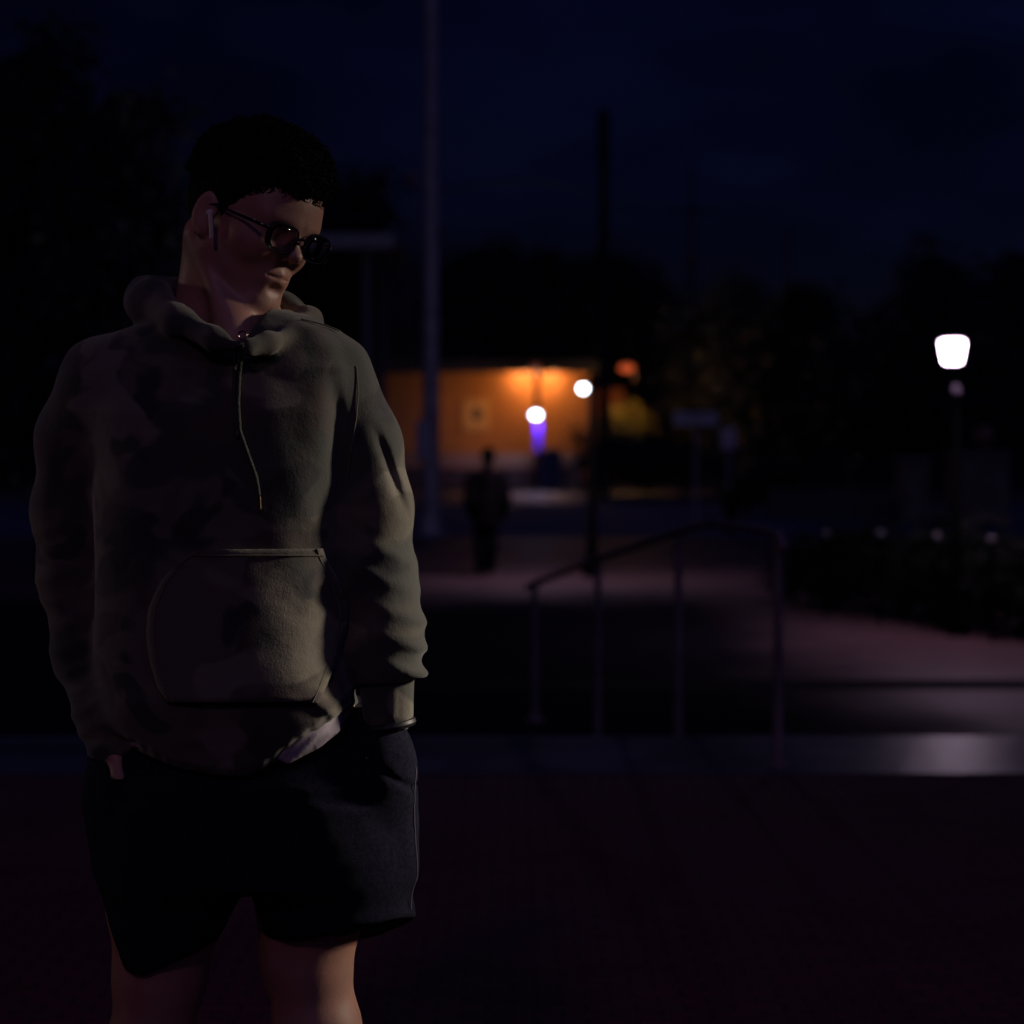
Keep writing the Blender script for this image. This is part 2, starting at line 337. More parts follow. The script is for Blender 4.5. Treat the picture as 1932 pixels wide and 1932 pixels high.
MB().tube([(x_, YA, q[2] - .15), (x_ - .15, YA, q[2] - .05), (q[0], YA, q[2])], .025, 8).build('bracket', M_galv, t)
MB().ball((q[0], YA, q[2]), .14, 14).build('lamp_globe', mat('unlit_globe', (.25, .16, .17), .4), t)
qb = P(800, 830, YA)
MB().box((x_ - .16, YA - .12, qb[2]), (.24, .16, .75), .03).build('switch_box', mat('pale_box', (.42, .40, .50), .5), t)
t, x_, z_ = mast('utility_pole', 1139, 207, 60, .19, .16, M_wood, 'thick dark utility pole standing above the middle trees', cat='utility pole')
MB().tube([(x_ - .02, 59.8, P(0, 300, 60)[2]), (x_ - .02, 59.8, P(0, 215, 60)[2])], .2, 12).build('transformer', M_wood, t)
t, xc, zc = mast('utility_pole', 1304, 312, 95, .14, .10, mat('far_pole', (.05, .04, .05), .8, var=.2), 'thin far utility pole with a crossarm right of the thick one', cat='utility pole')
za = P(0, 400, 95)[2]
MB().box((xc, 94.8, za), (2.5, .12, .14), .02).build('crossarm', M_wood, t)
MB().ball((xc, 94.7, P(0, 490, 95)[2]), .30, 12).build('lamp_head', mat('dull_lamp_head', (.25, .10, .11), .5), t)
t, x2, z2 = mast('utility_pole', 1488, 432, 110, .14, .09, mat('farther_pole', (.05, .04, .05), .8, var=.2), 'farthest thin utility pole above the right hand trees', cat='utility pole')
def wire(p0, p1, sag, label):
    pts = [np.array(p0) * (1 - k) + np.array(p1) * k - np.array((0, 0, sag * 4 * k * (1 - k))) for k in np.linspace(0, 1, 24)]
    return tag(MB().tube(pts, .03, 6).build('overhead_wire', mat('wire_black', (.02, .02, .02), .6), None), label, 'wire', 'overhead wires between the poles')
wire(P(825, 362, YA), P(1130, 372, 60), -.35, 'overhead wire from the pale mast to the thick utility pole')
wire(P(1150, 385, 60), P(1275, 398, 95), .15, 'overhead wire from the thick utility pole to the crossarm')
wire((xc + 1.2, 94.8, za), (x2, 110, P(0, 440, 110)[2]), .5, 'overhead wire running on from the crossarm to the farthest pole')

# ------------------------------------------------------------------ small signs
def sign(dxp, dyb, plate, m, label, w_post=.03):
    Y = ground_y(dyb); x = P(dxp, 0, Y)[0]
    t = thing('sign_post', (x, Y, ZL), label, 'sign')
    x0, y0, x1, y1 = plate; a = P(x0, y0, Y); b_ = P(x1, y1, Y)
    MB().tube([(x, Y, ZL), (x, Y, a[2])], w_post, 10).build('post', M_galv, t)
    MB().box(((a[0] + b_[0]) / 2, Y - .05, (a[2] + b_[2]) / 2), (b_[0] - a[0], .02, a[2] - b_[2]), .004).build('plate', m, t)
    MB().box((x, Y - .025, (a[2] + b_[2]) / 2), (.05, .03, .06)).build('clamp', M_galv, t)
sign(1313, 1003, (1270, 777, 1354, 803), mat('sign_grey', (.52, .50, .52), .45, var=.25, scale=2), 'wide pale sign plate on a thin post right of the orange wall')
sign(1374, 998, (1360, 808, 1388, 848), mat('sign_pink', (.80, .58, .64), .5, var=.2, scale=2), 'narrow upright pinkish sign plate on a dark post')
# urn-like bollard
YU = ground_y(1003); ux = P(1372, 0, YU)[0] - .0
tag(MB().lathe((ux, YU - .6, ZL), [(.13, 0), (.13, .08), (.09, .12), (.11, .35), (.14, .55), (.13, .68), (.07, .74), (.08, .80), (.04, .86)], 18).build('bollard', M_post), 'stout black bollard standing below the narrow pinkish sign', 'bollard')

# ------------------------------------------------------------------ pavilion behind the young man
YV = 36.0
pv = thing('pavilion', (P(560, 0, YV)[0], YV, ZL), 'open pavilion with pale flat roof edge behind the young man', 'pavilion')
x0, x1 = P(330, 0, YV)[0], P(744, 0, YV)[0]; zf0, zf1 = P(0, 470, YV)[2], P(0, 440, YV)[2]
M_fascia = mat('pale_fascia', (.38, .36, .34), .6, var=.12)
MB().box(((x0 + x1) / 2, YV, (zf0 + zf1) / 2), (x1 - x0, .12, zf1 - zf0), .02).build('fascia', M_fascia, pv)
MB().box(((x0 + x1) / 2, YV + 2.6, zf1 - .08), (x1 - x0, 5.0, .14)).build('roof', mat('pavilion_roof', (.05, .05, .055), .8), pv, False)
for dx in (350, 690):
    for yy in (YV + .3, YV + 4.6):
        MB().box((P(dx, 0, YV)[0], yy, (ZL + zf1 - .15) / 2), (.16, .16, zf1 - .15 - ZL), .02).build('post', mat('pavilion_post', (.16, .14, .17), .7, var=.1), pv)
MB().box(((x0 + x1) / 2 - .3, YV + 5.15, (ZL + zf1 - .2) / 2), (x1 - x0 - .8, .15, zf1 - .25 - ZL)).build('back_wall', mat('pavilion_wall', (.045, .04, .055), .8, var=.2), pv, False)

# ------------------------------------------------------------------ trees and shrubs
def leaf_cloud(blobs, n, size, dark_gap=.25):
    """blobs: (cx,cy,cz,rx,ry,rz); leaf quads grouped in clumps through the volume, denser near the outside"""
    vol = np.array([b_[3] * b_[4] * b_[5] for b_ in blobs]); vol = vol ** .7; k = RNG.choice(len(blobs), n // 26 + 1, p=vol / vol.sum())
    B = np.array(blobs)[k]
    d = RNG.normal(size=(len(k), 3)); d /= np.linalg.norm(d, axis=1)[:, None]
    rad = (.35 + .65 * RNG.random(len(k)) ** .6) * (1 + .14 * RNG.normal(size=len(k)))
    cen = B[:, :3] + d * B[:, 3:] * rad[:, None]
    cs = size * RNG.uniform(1.2, 3.2, len(k))
    pts = np.repeat(cen, 26, 0) + RNG.normal(size=(len(k) * 26, 3)) * np.repeat(cs, 26)[:, None] * np.array((1, 1, .6))
    pts[:, 2] = np.maximum(pts[:, 2], ZL + .03)
    m = len(pts); a = RNG.normal(size=(m, 3)); a /= np.linalg.norm(a, axis=1)[:, None]
    b = np.cross(a, RNG.normal(size=(m, 3))); b /= np.linalg.norm(b, axis=1)[:, None]
    s = (size * RNG.uniform(.6, 1.35, m))[:, None]
    V = np.stack([pts - a * s, pts + b * s * .45, pts + a * s, pts - b * s * .45], 1).reshape(-1, 3)
    return V, np.arange(m * 4).reshape(m, 4)
def leaf_mat(name, col, tr=.15):
    m = mat(name, col, .6, var=.45, scale=.9)
    return m
L_dark = leaf_mat('leaf_dark', (.036, .044, .046)); L_mid = leaf_mat('leaf_mid', (.04, .05, .035)); L_olive = leaf_mat('leaf_olive', (.06, .058, .035))
M_bark = mat('bark', (.05, .042, .036), .9, var=.3, bump=.6, bscale=14)
def tree(Y, blobs_d, n, size, label, m=L_dark, trunk=None, depth=.8, group='dark trees around the plaza'):
    """blobs_d: (dx, dy, rx, ry) in picture units at depth Y"""
    k = Y / F; bl = []
    for (dx, dy, rx, ry) in blobs_d:
        c = P(dx, dy, Y); bl.append((c[0], Y + RNG.uniform(-.3, .3) * rx * k, c[2], rx * k, rx * k * depth, ry * k))
    tx = trunk if trunk is not None else blobs_d[0][0]
    x = P(tx, 0, Y)[0]; t = thing('tree', (x, Y, ZL), label, 'tree', group)
    top = max(b_[2] for b_ in bl); H = top - ZL; r0 = .035 * H ** .9
    mb = MB().tube([(x, Y, ZL), (x + .02 * H, Y, ZL + H * .3), (x - .01 * H, Y + .1, ZL + H * .65), (x, Y, ZL + H * .98)], [r0, r0 * .75, r0 * .45, r0 * .12], 10)
    for b_ in bl:
        z0 = ZL + H * RNG.uniform(.25, .5)
        for j in range(3):
            e = np.array(b_[:3]) + RNG.normal(size=3) * np.array(b_[3:]) * .35
            mb.tube([(x, Y, z0), tuple((np.array((x, Y, z0)) + e) / 2 + np.array((0, 0, -.04 * H))), tuple(e)], [r0 * .35, r0 * .2, r0 * .06], 6)
    mb.build('trunk', M_bark, t)
    V, Fq = leaf_cloud(bl, n, size); mesh_obj('crown', V, Fq, m, t, False)
    return t
tree(24, [(40, 420, 190, 240), (150, 330, 130, 130), (30, 220, 110, 110), (108, 100, 38, 55), (60, 150, 60, 60), (255, 215, 90, 38), (180, 620, 170, 230), (250, 420, 110, 120), (20, 760, 140, 170)], 15000, .10,
     'large dark tree filling the upper left corner', trunk=90)
tree(44, [(690, 375, 62, 52), (650, 420, 60, 70), (600, 520, 90, 160)], 4500, .13, 'dark tree showing just right of the young man\'s curly hair', trunk=640)
tree(100, [(900, 600, 95, 125), (860, 560, 50, 80), (930, 520, 60, 55)], 5000, .25, 'broad dark tree above the orange wall beside the pale mast')
tree(104, [(1020, 610, 80, 120), (1030, 530, 40, 50)], 4500, .25, 'dark tree above the orange wall directly over the thin lamp post')
tree(92, [(1165, 590, 85, 110), (1130, 540, 55, 65), (1215, 600, 48, 65), (1150, 700, 90, 120)], 6000, .24, 'round dark tree at the foot of the thick utility pole')
tree(98, [(1260, 690, 55, 90), (1240, 590, 25, 40)], 3000, .24, 'low dark tree in the dip of the treeline')
tree(84, [(1315, 640, 45, 75), (1330, 740, 70, 110)], 3500, .21, 'narrow dark tree right of the dip in the treeline')
tree(80, [(1400, 600, 50, 75), (1380, 560, 30, 40), (1410, 730, 90, 140)], 4500, .2, 'pointed dark tree behind the pale signs')
tree(74, [(1505, 630, 80, 95), (1530, 580, 50, 45), (1500, 750, 90, 120)], 5000, .18, 'dark rounded tree just left of the bright gap of sky', m=L_mid)
tree(70, [(1610, 740, 90, 110), (1650, 680, 55, 80)], 4500, .17, 'low dark tree under the bright gap of sky')
tree(62, [(1745, 640, 95, 150), (1742, 500, 32, 48), (1800, 570, 70, 60), (1700, 780, 120, 110)], 7500, .15, 'tall dark tree behind the bright lantern', trunk=1745)
tree(58, [(1890, 640, 90, 150), (1915, 530, 60, 60), (1880, 780, 110, 110)], 6000, .15, 'dark tree at the right edge behind the bright lantern')
def shrub(name, Y, blobs_d, n, size, label, m, cat='shrub', depth=.7):
    k = Y / F; bl = []
    for (dx, dy, rx, ry) in blobs_d:
        c = P(dx, dy, Y); bl.append((c[0], Y, c[2], rx * k, max(rx * k * depth, .3), ry * k))
    x = P(blobs_d[0][0], 0, Y)[0]; t = thing(name, (x, Y, ZL), label, cat)
    for j in range(min(4, len(bl) + 1)):
        mb = MB(); b_ = bl[j % len(bl)]; e = np.array(b_[:3]) + RNG.normal(size=3) * np.array(b_[3:]) * .4
        mb.tube([(b_[0], Y, ZL), tuple((np.array((b_[0], Y, ZL)) + e) / 2), tuple(e)], [.05, .035, .01], 6)
        mb.build('stem', M_bark, t)
    V, Fq = leaf_cloud(bl, n, size); mesh_obj('foliage', V, Fq, m, t, False); return t
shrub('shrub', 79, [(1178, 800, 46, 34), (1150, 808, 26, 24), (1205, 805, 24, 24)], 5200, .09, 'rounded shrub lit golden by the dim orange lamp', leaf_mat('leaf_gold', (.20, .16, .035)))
shrub('shrub', 66, [(1150, 870, 62, 46), (1100, 845, 18, 40), (1225, 868, 70, 48), (1290, 880, 50, 40)], 6500, .10, 'wide black shrub in front of the golden lit one', L_dark)
shrub('shrub', 46, [(1470, 905, 60, 40), (1410, 930, 45, 28), (1520, 940, 40, 22)], 4200, .07, 'loose olive shrub behind the far end of the handrail', L_olive)
# long low hedge coming towards the camera on the right, and the small iron fence in front of it
bl = []
for dx, Yh, hh in ((1500, 20.5, .70), (1570, 20.0, .82), (1640, 19.4, .9), (1710, 18.8, .98), (1780, 18.2, 1.0), (1850, 17.6, 1.05), (1920, 17.0, 1.05), (1990, 16.6, 1.1), (2060, 16.2, 1.1)):
    bl.append((P(dx, 0, Yh)[0], Yh, ZL + hh * .52, .38, .55, hh * .5))
hd = thing('hedge', (P(1700, 0, 18.6)[0], 18.8, ZL), 'long low dark hedge running along the right side under the lantern', 'hedge')
V, Fq = leaf_cloud(bl, 20000, .032); mesh_obj('foliage', V, Fq, mat('hedge_leaf', (.014, .018, .013), .9, var=.4, spec=.1), hd, False)
for b_ in bl: MB().tube([(b_[0], b_[1], ZL), (b_[0] + .03, b_[1], ZL + .3), (b_[0] - .04, b_[1], ZL + .7)], [.025, .018, .008], 6).build('stem', M_bark, hd)
fn = thing('iron_fence', (P(1710, 0, 17.9)[0], 17.9, ZL), 'small black iron fence with pale ball tops before the hedge', 'fence')
fp = []
M_ball = mat('dull_ball', (.16, .155, .175), .4)
for dx, dy, Yh in ((1560, 1006, 19.0), (1661, 1006, 18.2), (1768, 1012, 17.4), (1871, 1018, 16.7), (1976, 1026, 16.0)):
    p = P(dx, dy, Yh); fp.append(p)
    po = MB().tube([(p[0], Yh, ZL), (p[0], Yh, p[2] - .03)], .016, 8).build('fence_post', M_post, fn)
    MB().ball((p[0], Yh, p[2]), .034, 12).build('ball_top', M_ball, po)
MB().tube([(p[0], p[1], p[2] - .10) for p in fp], .010, 6).tube([(p[0], p[1], ZL + .18) for p in fp], .010, 6).build('rail', M_post, fn)
# brick planter wall and pillars behind the hedge
M_brick = brick_mat('red_brick', (.24, .085, .07), (.17, .065, .055), (.14, .12, .11), 5.0, .85, .6)
tag(MB().box(((P(1448, 0, 44)[0] + P(1740, 0, 44)[0]) / 2, 44, (ZL + P(0, 922, 44)[2]) / 2), (P(1740, 0, 44)[0] - P(1448, 0, 44)[0], .4, P(0, 922, 44)[2] - ZL), .03).build('brick_wall', M_brick), 'low red brick wall behind the hedge', 'wall')
for dx, w_, top, lab in ((1722, .62, 862, 'square stone pillar just left of the lantern post behind the hedge'), (1846, 1.25, 852, 'wide stone pillar just right of the lantern post with a small dull globe on top')):
    t = thing('stone_pillar', (P(dx, 0, 42)[0], 42, ZL), lab, 'pillar'); x = P(dx, 0, 42)[0]; z1 = P(0, top, 42)[2]
    MB().box((x, 42, (ZL + z1 - .1) / 2), (w_, .6, z1 - .1 - ZL), .03).build('shaft', mat('tan_stone', (.24, .17, .12), .8, var=.2, scale=3, bump=.4), t)
    MB().box((x, 42, z1 - .05), (w_ + .14, .72, .1), .03).build('cap', mat('stone_cap', (.26, .22, .2), .8), t)
    if w_ > 1: MB().ball((P(1856, 0, 42)[0], 42, P(0, 822, 42)[2]), .22, 16).tube([(P(1856, 0, 42)[0], 42, z1), (P(1856, 0, 42)[0], 42, P(0, 838, 42)[2])], .05, 8).build('globe', mat('dull_globe', (.40, .16, .12), .5), t)

# ------------------------------------------------------------------ handrail going down the steps
M_rail = mat('rust_red_rail', (.42, .29, .27), .7, metal=.25, var=.3, scale=6, bump=.15)
hr = thing('handrail', (P(1470, 0, 7.9)[0], 7.95, 0.004), 'dull red metal handrail with four posts going down the steps', 'handrail')
RP = [(1468, 1008, 7.95, .004), (1280, 1005, 9.35, -.19), (1128, 1055, 10.8, ZL), (1009, 1101, 11.9, ZL)]
top = []
for dx, dy, Y, z0 in RP:
    p = P(dx, dy, Y); top.append(p)
    po = MB().tube([(p[0], Y, z0), (p[0], Y, p[2])], .021, 14).build('post', M_rail, hr)
    MB().lathe((p[0], Y, z0), [(.055, 0), (.055, .012), (.03, .016), (.028, .05), (.022, .055)], 16).build('flange', M_rail, po)
pk = P(1352, 988, 8.8)
pts = [top[0] + (0.02, -.05, -.06), top[0] + (0.0, -.03, 0.0), top[0] + (-.03, .05, .012), pk, P(1325, 990, 9.0), P(1280, 1003, 9.35), top[2], top[3], top[3] + (-.05, .1, -.03)]
MB().tube([tuple(p) for p in pts], .021, 14).build('top_rail', M_rail, hr)

# ------------------------------------------------------------------ implicit surfaces (for people and clothes)
f32 = np.float32
def smin(a, b, k):
    h = np.clip(.5 + .5 * (b - a) / k, 0, 1); return b + (a - b) * h - k * h * (1 - h)
def smax(a, b, k): return -smin(-a, -b, k)
def ell(p, c, r, M=None):
    q = [p[i] - c[i] for i in range(3)]
    if M is not None: q = [sum(M[i][j] * q[j] for j in range(3)) for i in range(3)]
    k0 = np.sqrt(sum((q[i] / r[i]) ** 2 for i in range(3))); k1 = np.sqrt(sum((q[i] / r[i] ** 2) ** 2 for i in range(3))) + 1e-6
    return k0 * (k0 - 1) / k1
def cap(p, a, b, ra, rb, fy=1.0):
    ab = [b[i] - a[i] for i in range(3)]; L = sum(k * k for k in ab)
    q = [p[i] - a[i] for i in range(3)]; t = np.clip(sum(q[i] * ab[i] for i in range(3)) / L, 0, 1)
    d = [q[i] - ab[i] * t for i in range(3)]
    return np.sqrt(d[0] ** 2 + (d[1] / fy) ** 2 + d[2] ** 2) - (ra + (rb - ra) * t)
def chain(p, pts, rs, k=.02, fy=1.0):
    d = None
    for i in range(len(pts) - 1):
        e = cap(p, pts[i], pts[i + 1], rs[i], rs[i + 1], fy); d = e if d is None else smin(d, e, k)
    return d
def loft(p, zs, xl_, xr_, yb, yc, power=2.3, yaw=0.0):
    """elliptic sections stacked in z: tables ordered by rising z"""
    z = p[2]; g = lambda a: np.interp(z.ravel(), zs, a).reshape(z.shape).astype(f32)
    l, r_, b, c = g(xl_), g(xr_), g(yb), g(yc)
    hx = (r_ - l) / 2; q = np.abs((p[0] - (l + r_) / 2) / hx) ** power + np.abs((p[1] - c - (p[0] - (l + r_) / 2) * yaw) / b) ** power
    d = (q ** (1 / power) - 1) * np.minimum(hx, b)
    return np.maximum(d, np.maximum(zs[0] - z, z - zs[-1]))
def wav(p, s, seed):
    g = np.random.default_rng(seed); o = 0
    for i in range(5):
        k = g.normal(size=3); k *= s * (0.7 + .35 * i) / np.linalg.norm(k); o = o + np.sin(k[0] * p[0] + k[1] * p[1] + k[2] * p[2] + g.uniform(0, 6.3)) / (1 + .35 * i)
    return o / 3.2
def nets(fn, lo, hi, h):
    lo = np.array(lo, float); n = np.ceil((np.array(hi) - lo) / h).astype(int) + 1
    ax = [(lo[i] + h * np.arange(n[i])).astype(f32) for i in range(3)]
    G = [ax[0][:, None, None] + np.zeros(n, f32), ax[1][None, :, None] + np.zeros(n, f32), ax[2][None, None, :] + np.zeros(n, f32)]
    D = fn(G).astype(f32); del G
    D[0] = D[-1] = 1; D[:, 0] = D[:, -1] = 1; D[:, :, 0] = D[:, :, -1] = 1; D[D == 0] = 1e-6
    S = D < 0; cnt = np.zeros(n - 1, np.int8)
    offs = [(i, j, k) for i in (0, 1) for j in (0, 1) for k in (0, 1)]
    sl = lambda A, o: A[o[0]:A.shape[0] - 1 + o[0], o[1]:A.shape[1] - 1 + o[1], o[2]:A.shape[2] - 1 + o[2]]
    for o in offs: cnt += sl(S, o)
    act = np.argwhere((cnt > 0) & (cnt < 8)); idx = -np.ones(n - 1, np.int64); idx[tuple(act.T)] = np.arange(len(act))
    acc = np.zeros((len(act), 3)); m = np.zeros(len(act))
    for a in offs:
        for ax_ in range(3):
            if a[ax_] == 0:
                b = list(a); b[ax_] = 1
                da = D[tuple((act + a).T)]; db = D[tuple((act + b).T)]; s = (da < 0) != (db < 0)
                t = np.where(s, da / np.where(s, da - db, 1), 0); q = np.tile(np.array(a, float), (len(act), 1)); q[:, ax_] += t
                acc[s] += q[s]; m[s] += 1
    V = lo + (act + acc / m[:, None]) * h; Q = []
    for ax_ in range(3):
        u, w_ = [(1, 2), (2, 0), (0, 1)][ax_]
        A = [slice(None)] * 3; B = [slice(None)] * 3; A[ax_] = slice(0, -1); B[ax_] = slice(1, None)
        s = S[tuple(A)] != S[tuple(B)]; e = np.argwhere(s); inside = S[tuple(A)][s]
        ok = (e[:, u] > 0) & (e[:, w_] > 0) & (e[:, u] < n[u] - 1) & (e[:, w_] < n[w_] - 1); e = e[ok]; inside = inside[ok]
        du = np.zeros(3, int); du[u] = 1; dw = np.zeros(3, int); dw[w_] = 1
        q = np.stack([idx[tuple((e - du - dw).T)], idx[tuple((e - dw).T)], idx[tuple(e.T)], idx[tuple((e - du).T)]], 1)
        q[~inside] = q[~inside][:, ::-1]; Q.append(q)
    return V, np.concatenate(Q)
def relax(V, Q, it, lam=.5):
    E = np.concatenate([Q[:, [i, (i + 1) % 4]] for i in range(4)])
    for _ in range(it):
        s = np.zeros_like(V); c = np.zeros(len(V))
        np.add.at(s, E[:, 0], V[E[:, 1]]); np.add.at(c, E[:, 0], 1); np.add.at(s, E[:, 1], V[E[:, 0]]); np.add.at(c, E[:, 1], 1)
        V = V + lam * (s / c[:, None] - V)
    return V
def sculpt(name, fn, lo, hi, h, m, parent, smooth=2):
    V, Q = nets(fn, lo, hi, h); V = relax(V, Q, smooth)
    me = bpy.data.meshes.new(name); me.vertices.add(len(V)); me.vertices.foreach_set('co', V.ravel())
    me.loops.add(Q.size); me.loops.foreach_set('vertex_index', Q.ravel()); me.polygons.add(len(Q))
    me.polygons.foreach_set('loop_start', np.arange(0, Q.size, 4)); me.update(calc_edges=True); me.validate()
    me.polygons.foreach_set('use_smooth', [True] * len(me.polygons)); me.materials.append(m)
    o = bpy.data.objects.new(name, me); C.objects.link(o)
    if parent is not None: o.parent = parent; o.matrix_parent_inverse = Matrix.Translation(parent_world(parent)).inverted()
    return o
def zz(dy, Y=YP): return CZ - (dy - HY) / F * Y
def xx(dx, Y=YP): return (dx - CX) / F * Y
def tab(rows, y0=YP):
    """rows: (dy, dx_left, dx_right, half depth, y offset) -> loft tables rising in z"""
    rows = sorted(rows, key=lambda r_: -r_[0])
    return ([zz(r_[0]) for r_ in rows], [xx(r_[1]) for r_ in rows], [xx(r_[2]) for r_ in rows], [r_[3] for r_ in rows], [y0 + r_[4] for r_ in rows])

# ------------------------------------------------------------------ materials of the young man
def skin_mat(name, col):
    m = mat(name, col, .50, var=.10, scale=30, bump=.06, bscale=260, col2=tuple(min(1, c * k) for c, k in zip(col, (1.08, .94, .9))))
    b = m.node_tree.nodes['Principled BSDF']; b.inputs['Subsurface Weight'].default_value = .12
    b.inputs['Subsurface Radius'].default_value = (.012, .004, .002); b.inputs['Subsurface Scale'].default_value = .5
    return m
M_skin = skin_mat('skin', (.44, .245, .19))
def camo_mat():
    m = bpy.data.materials.new('camouflage_fleece'); m.use_nodes = True
    n, l = m.node_tree.nodes, m.node_tree.links; b = n['Principled BSDF']; b.inputs['Roughness'].default_value = .95
    b.inputs['Specular IOR Level'].default_value = .15; b.inputs['Sheen Weight'].default_value = .25; b.inputs['Sheen Roughness'].default_value = .6
    t = n.new('ShaderNodeTexCoord'); mp = n.new('ShaderNodeMapping'); mp.inputs['Scale'].default_value = (1, 1, 1.25); l.new(t.outputs['Object'], mp.inputs[0])
    prev = None
    cols = [(.110, .098, .074), (.054, .055, .047), (.068, .054, .047), (.028, .028, .030), (.165, .148, .114)]
    loc = [(0, 0, 0), (3.1, 1, 2), (7.7, 4, 1), (1.5, 9, 6)]; thr = [.50, .55, .585, .60]; scl = [5.5, 6.5, 8.0, 7.0]
    base = n.new('ShaderNodeRGB'); base.outputs[0].default_value = (*cols[0], 1); prev = base.outputs[0]
    for i in range(4):
        mq = n.new('ShaderNodeMapping'); mq.inputs['Location'].default_value = loc[i]; l.new(mp.outputs[0], mq.inputs[0])
        z = n.new('ShaderNodeTexNoise'); z.inputs['Scale'].default_value = scl[i]; z.inputs['Detail'].default_value = 2.5; z.inputs['Distortion'].default_value = .5
        l.new(mq.outputs[0], z.inputs['Vector'])
        r_ = n.new('ShaderNodeMapRange'); r_.inputs['From Min'].default_value = thr[i] - .022; r_.inputs['From Max'].default_value = thr[i] + .022
        l.new(z.outputs[0], r_.inputs[0]); mx = n.new('ShaderNodeMixRGB'); l.new(r_.outputs[0], mx.inputs[0]); l.new(prev, mx.inputs[1]); mx.inputs[2].default_value = (*cols[i + 1], 1); prev = mx.outputs[0]
    l.new(prev, b.inputs['Base Color'])
    z = n.new('ShaderNodeTexNoise'); z.inputs['Scale'].default_value = 420; z.inputs['Detail'].default_value = 3; l.new(t.outputs['Object'], z.inputs['Vector'])
    z2 = n.new('ShaderNodeTexNoise'); z2.inputs['Scale'].default_value = 22; z2.inputs['Detail'].default_value = 3; l.new(t.outputs['Object'], z2.inputs['Vector'])
    u = n.new('ShaderNodeBump'); u.inputs['Strength'].default_value = .35; u.inputs['Distance'].default_value = .0015; l.new(z.outputs[0], u.inputs['Height'])
    u2 = n.new('ShaderNodeBump'); u2.inputs['Strength'].default_value = .35; u2.inputs['Distance'].default_value = .008; l.new(z2.outputs[0], u2.inputs['Height']); l.new(u.outputs[0], u2.inputs['Normal'])
    l.new(u2.outputs[0], b.inputs['Normal']); return m
M_camo = camo_mat()
M_shorts = mat('navy_shorts_cloth', (.011, .011, .026), .95, var=.45, scale=180, bump=.5, bscale=900, spec=.15)
M_tee = mat('pale_tee_cloth', (.42, .36, .42), .9, bump=.05, bscale=200)
M_hair = mat('dark_hair', (.016, .012, .010), .85, var=.3, scale=60, spec=.1)
M_frame = mat('black_glasses', (.010, .010, .016), .18)
M_metal = mat('polished_metal', (.8, .62, .45), .2, metal=1.0)
M_budw = mat('white_plastic', (.72, .58, .50), .3)

pers = thing('person', (xx(450), YP, 0), 'young man in camouflage hoodie and dark shorts looking down, hands in his pockets', 'person')

# head frame: x towards his left (picture right), y forward, z up
yw, pt, rl, HS = R(51), R(21), R(9), .985
fv = np.array((math.sin(yw), -math.cos(yw), 0)); lv = np.array((math.cos(yw), math.sin(yw), 0)); zv = np.array((0, 0, 1.))
fp_ = fv * math.cos(pt) - zv * math.sin(pt); u1 = zv * math.cos(pt) + fv * math.sin(pt)
l2 = lv * math.cos(rl) - u1 * math.sin(rl); u2 = u1 * math.cos(rl) + lv * math.sin(rl)
HM = np.stack([l2, fp_, u2], 1)                        # columns: local axes in world
EAR = P(391, 402, YP - .02)
HO = EAR - HM @ np.array((-.080, -.004, .0)) * HS
def hw(q): return HO + HM @ (np.array(q) * HS)         # head local -> world
def hl(p):                                             # world grids -> head local grids
    q = [p[i] - f32(HO[i]) for i in range(3)]
    return [sum(f32(HM[i, j] / HS) * q[i] for i in range(3)) for j in range(3)]
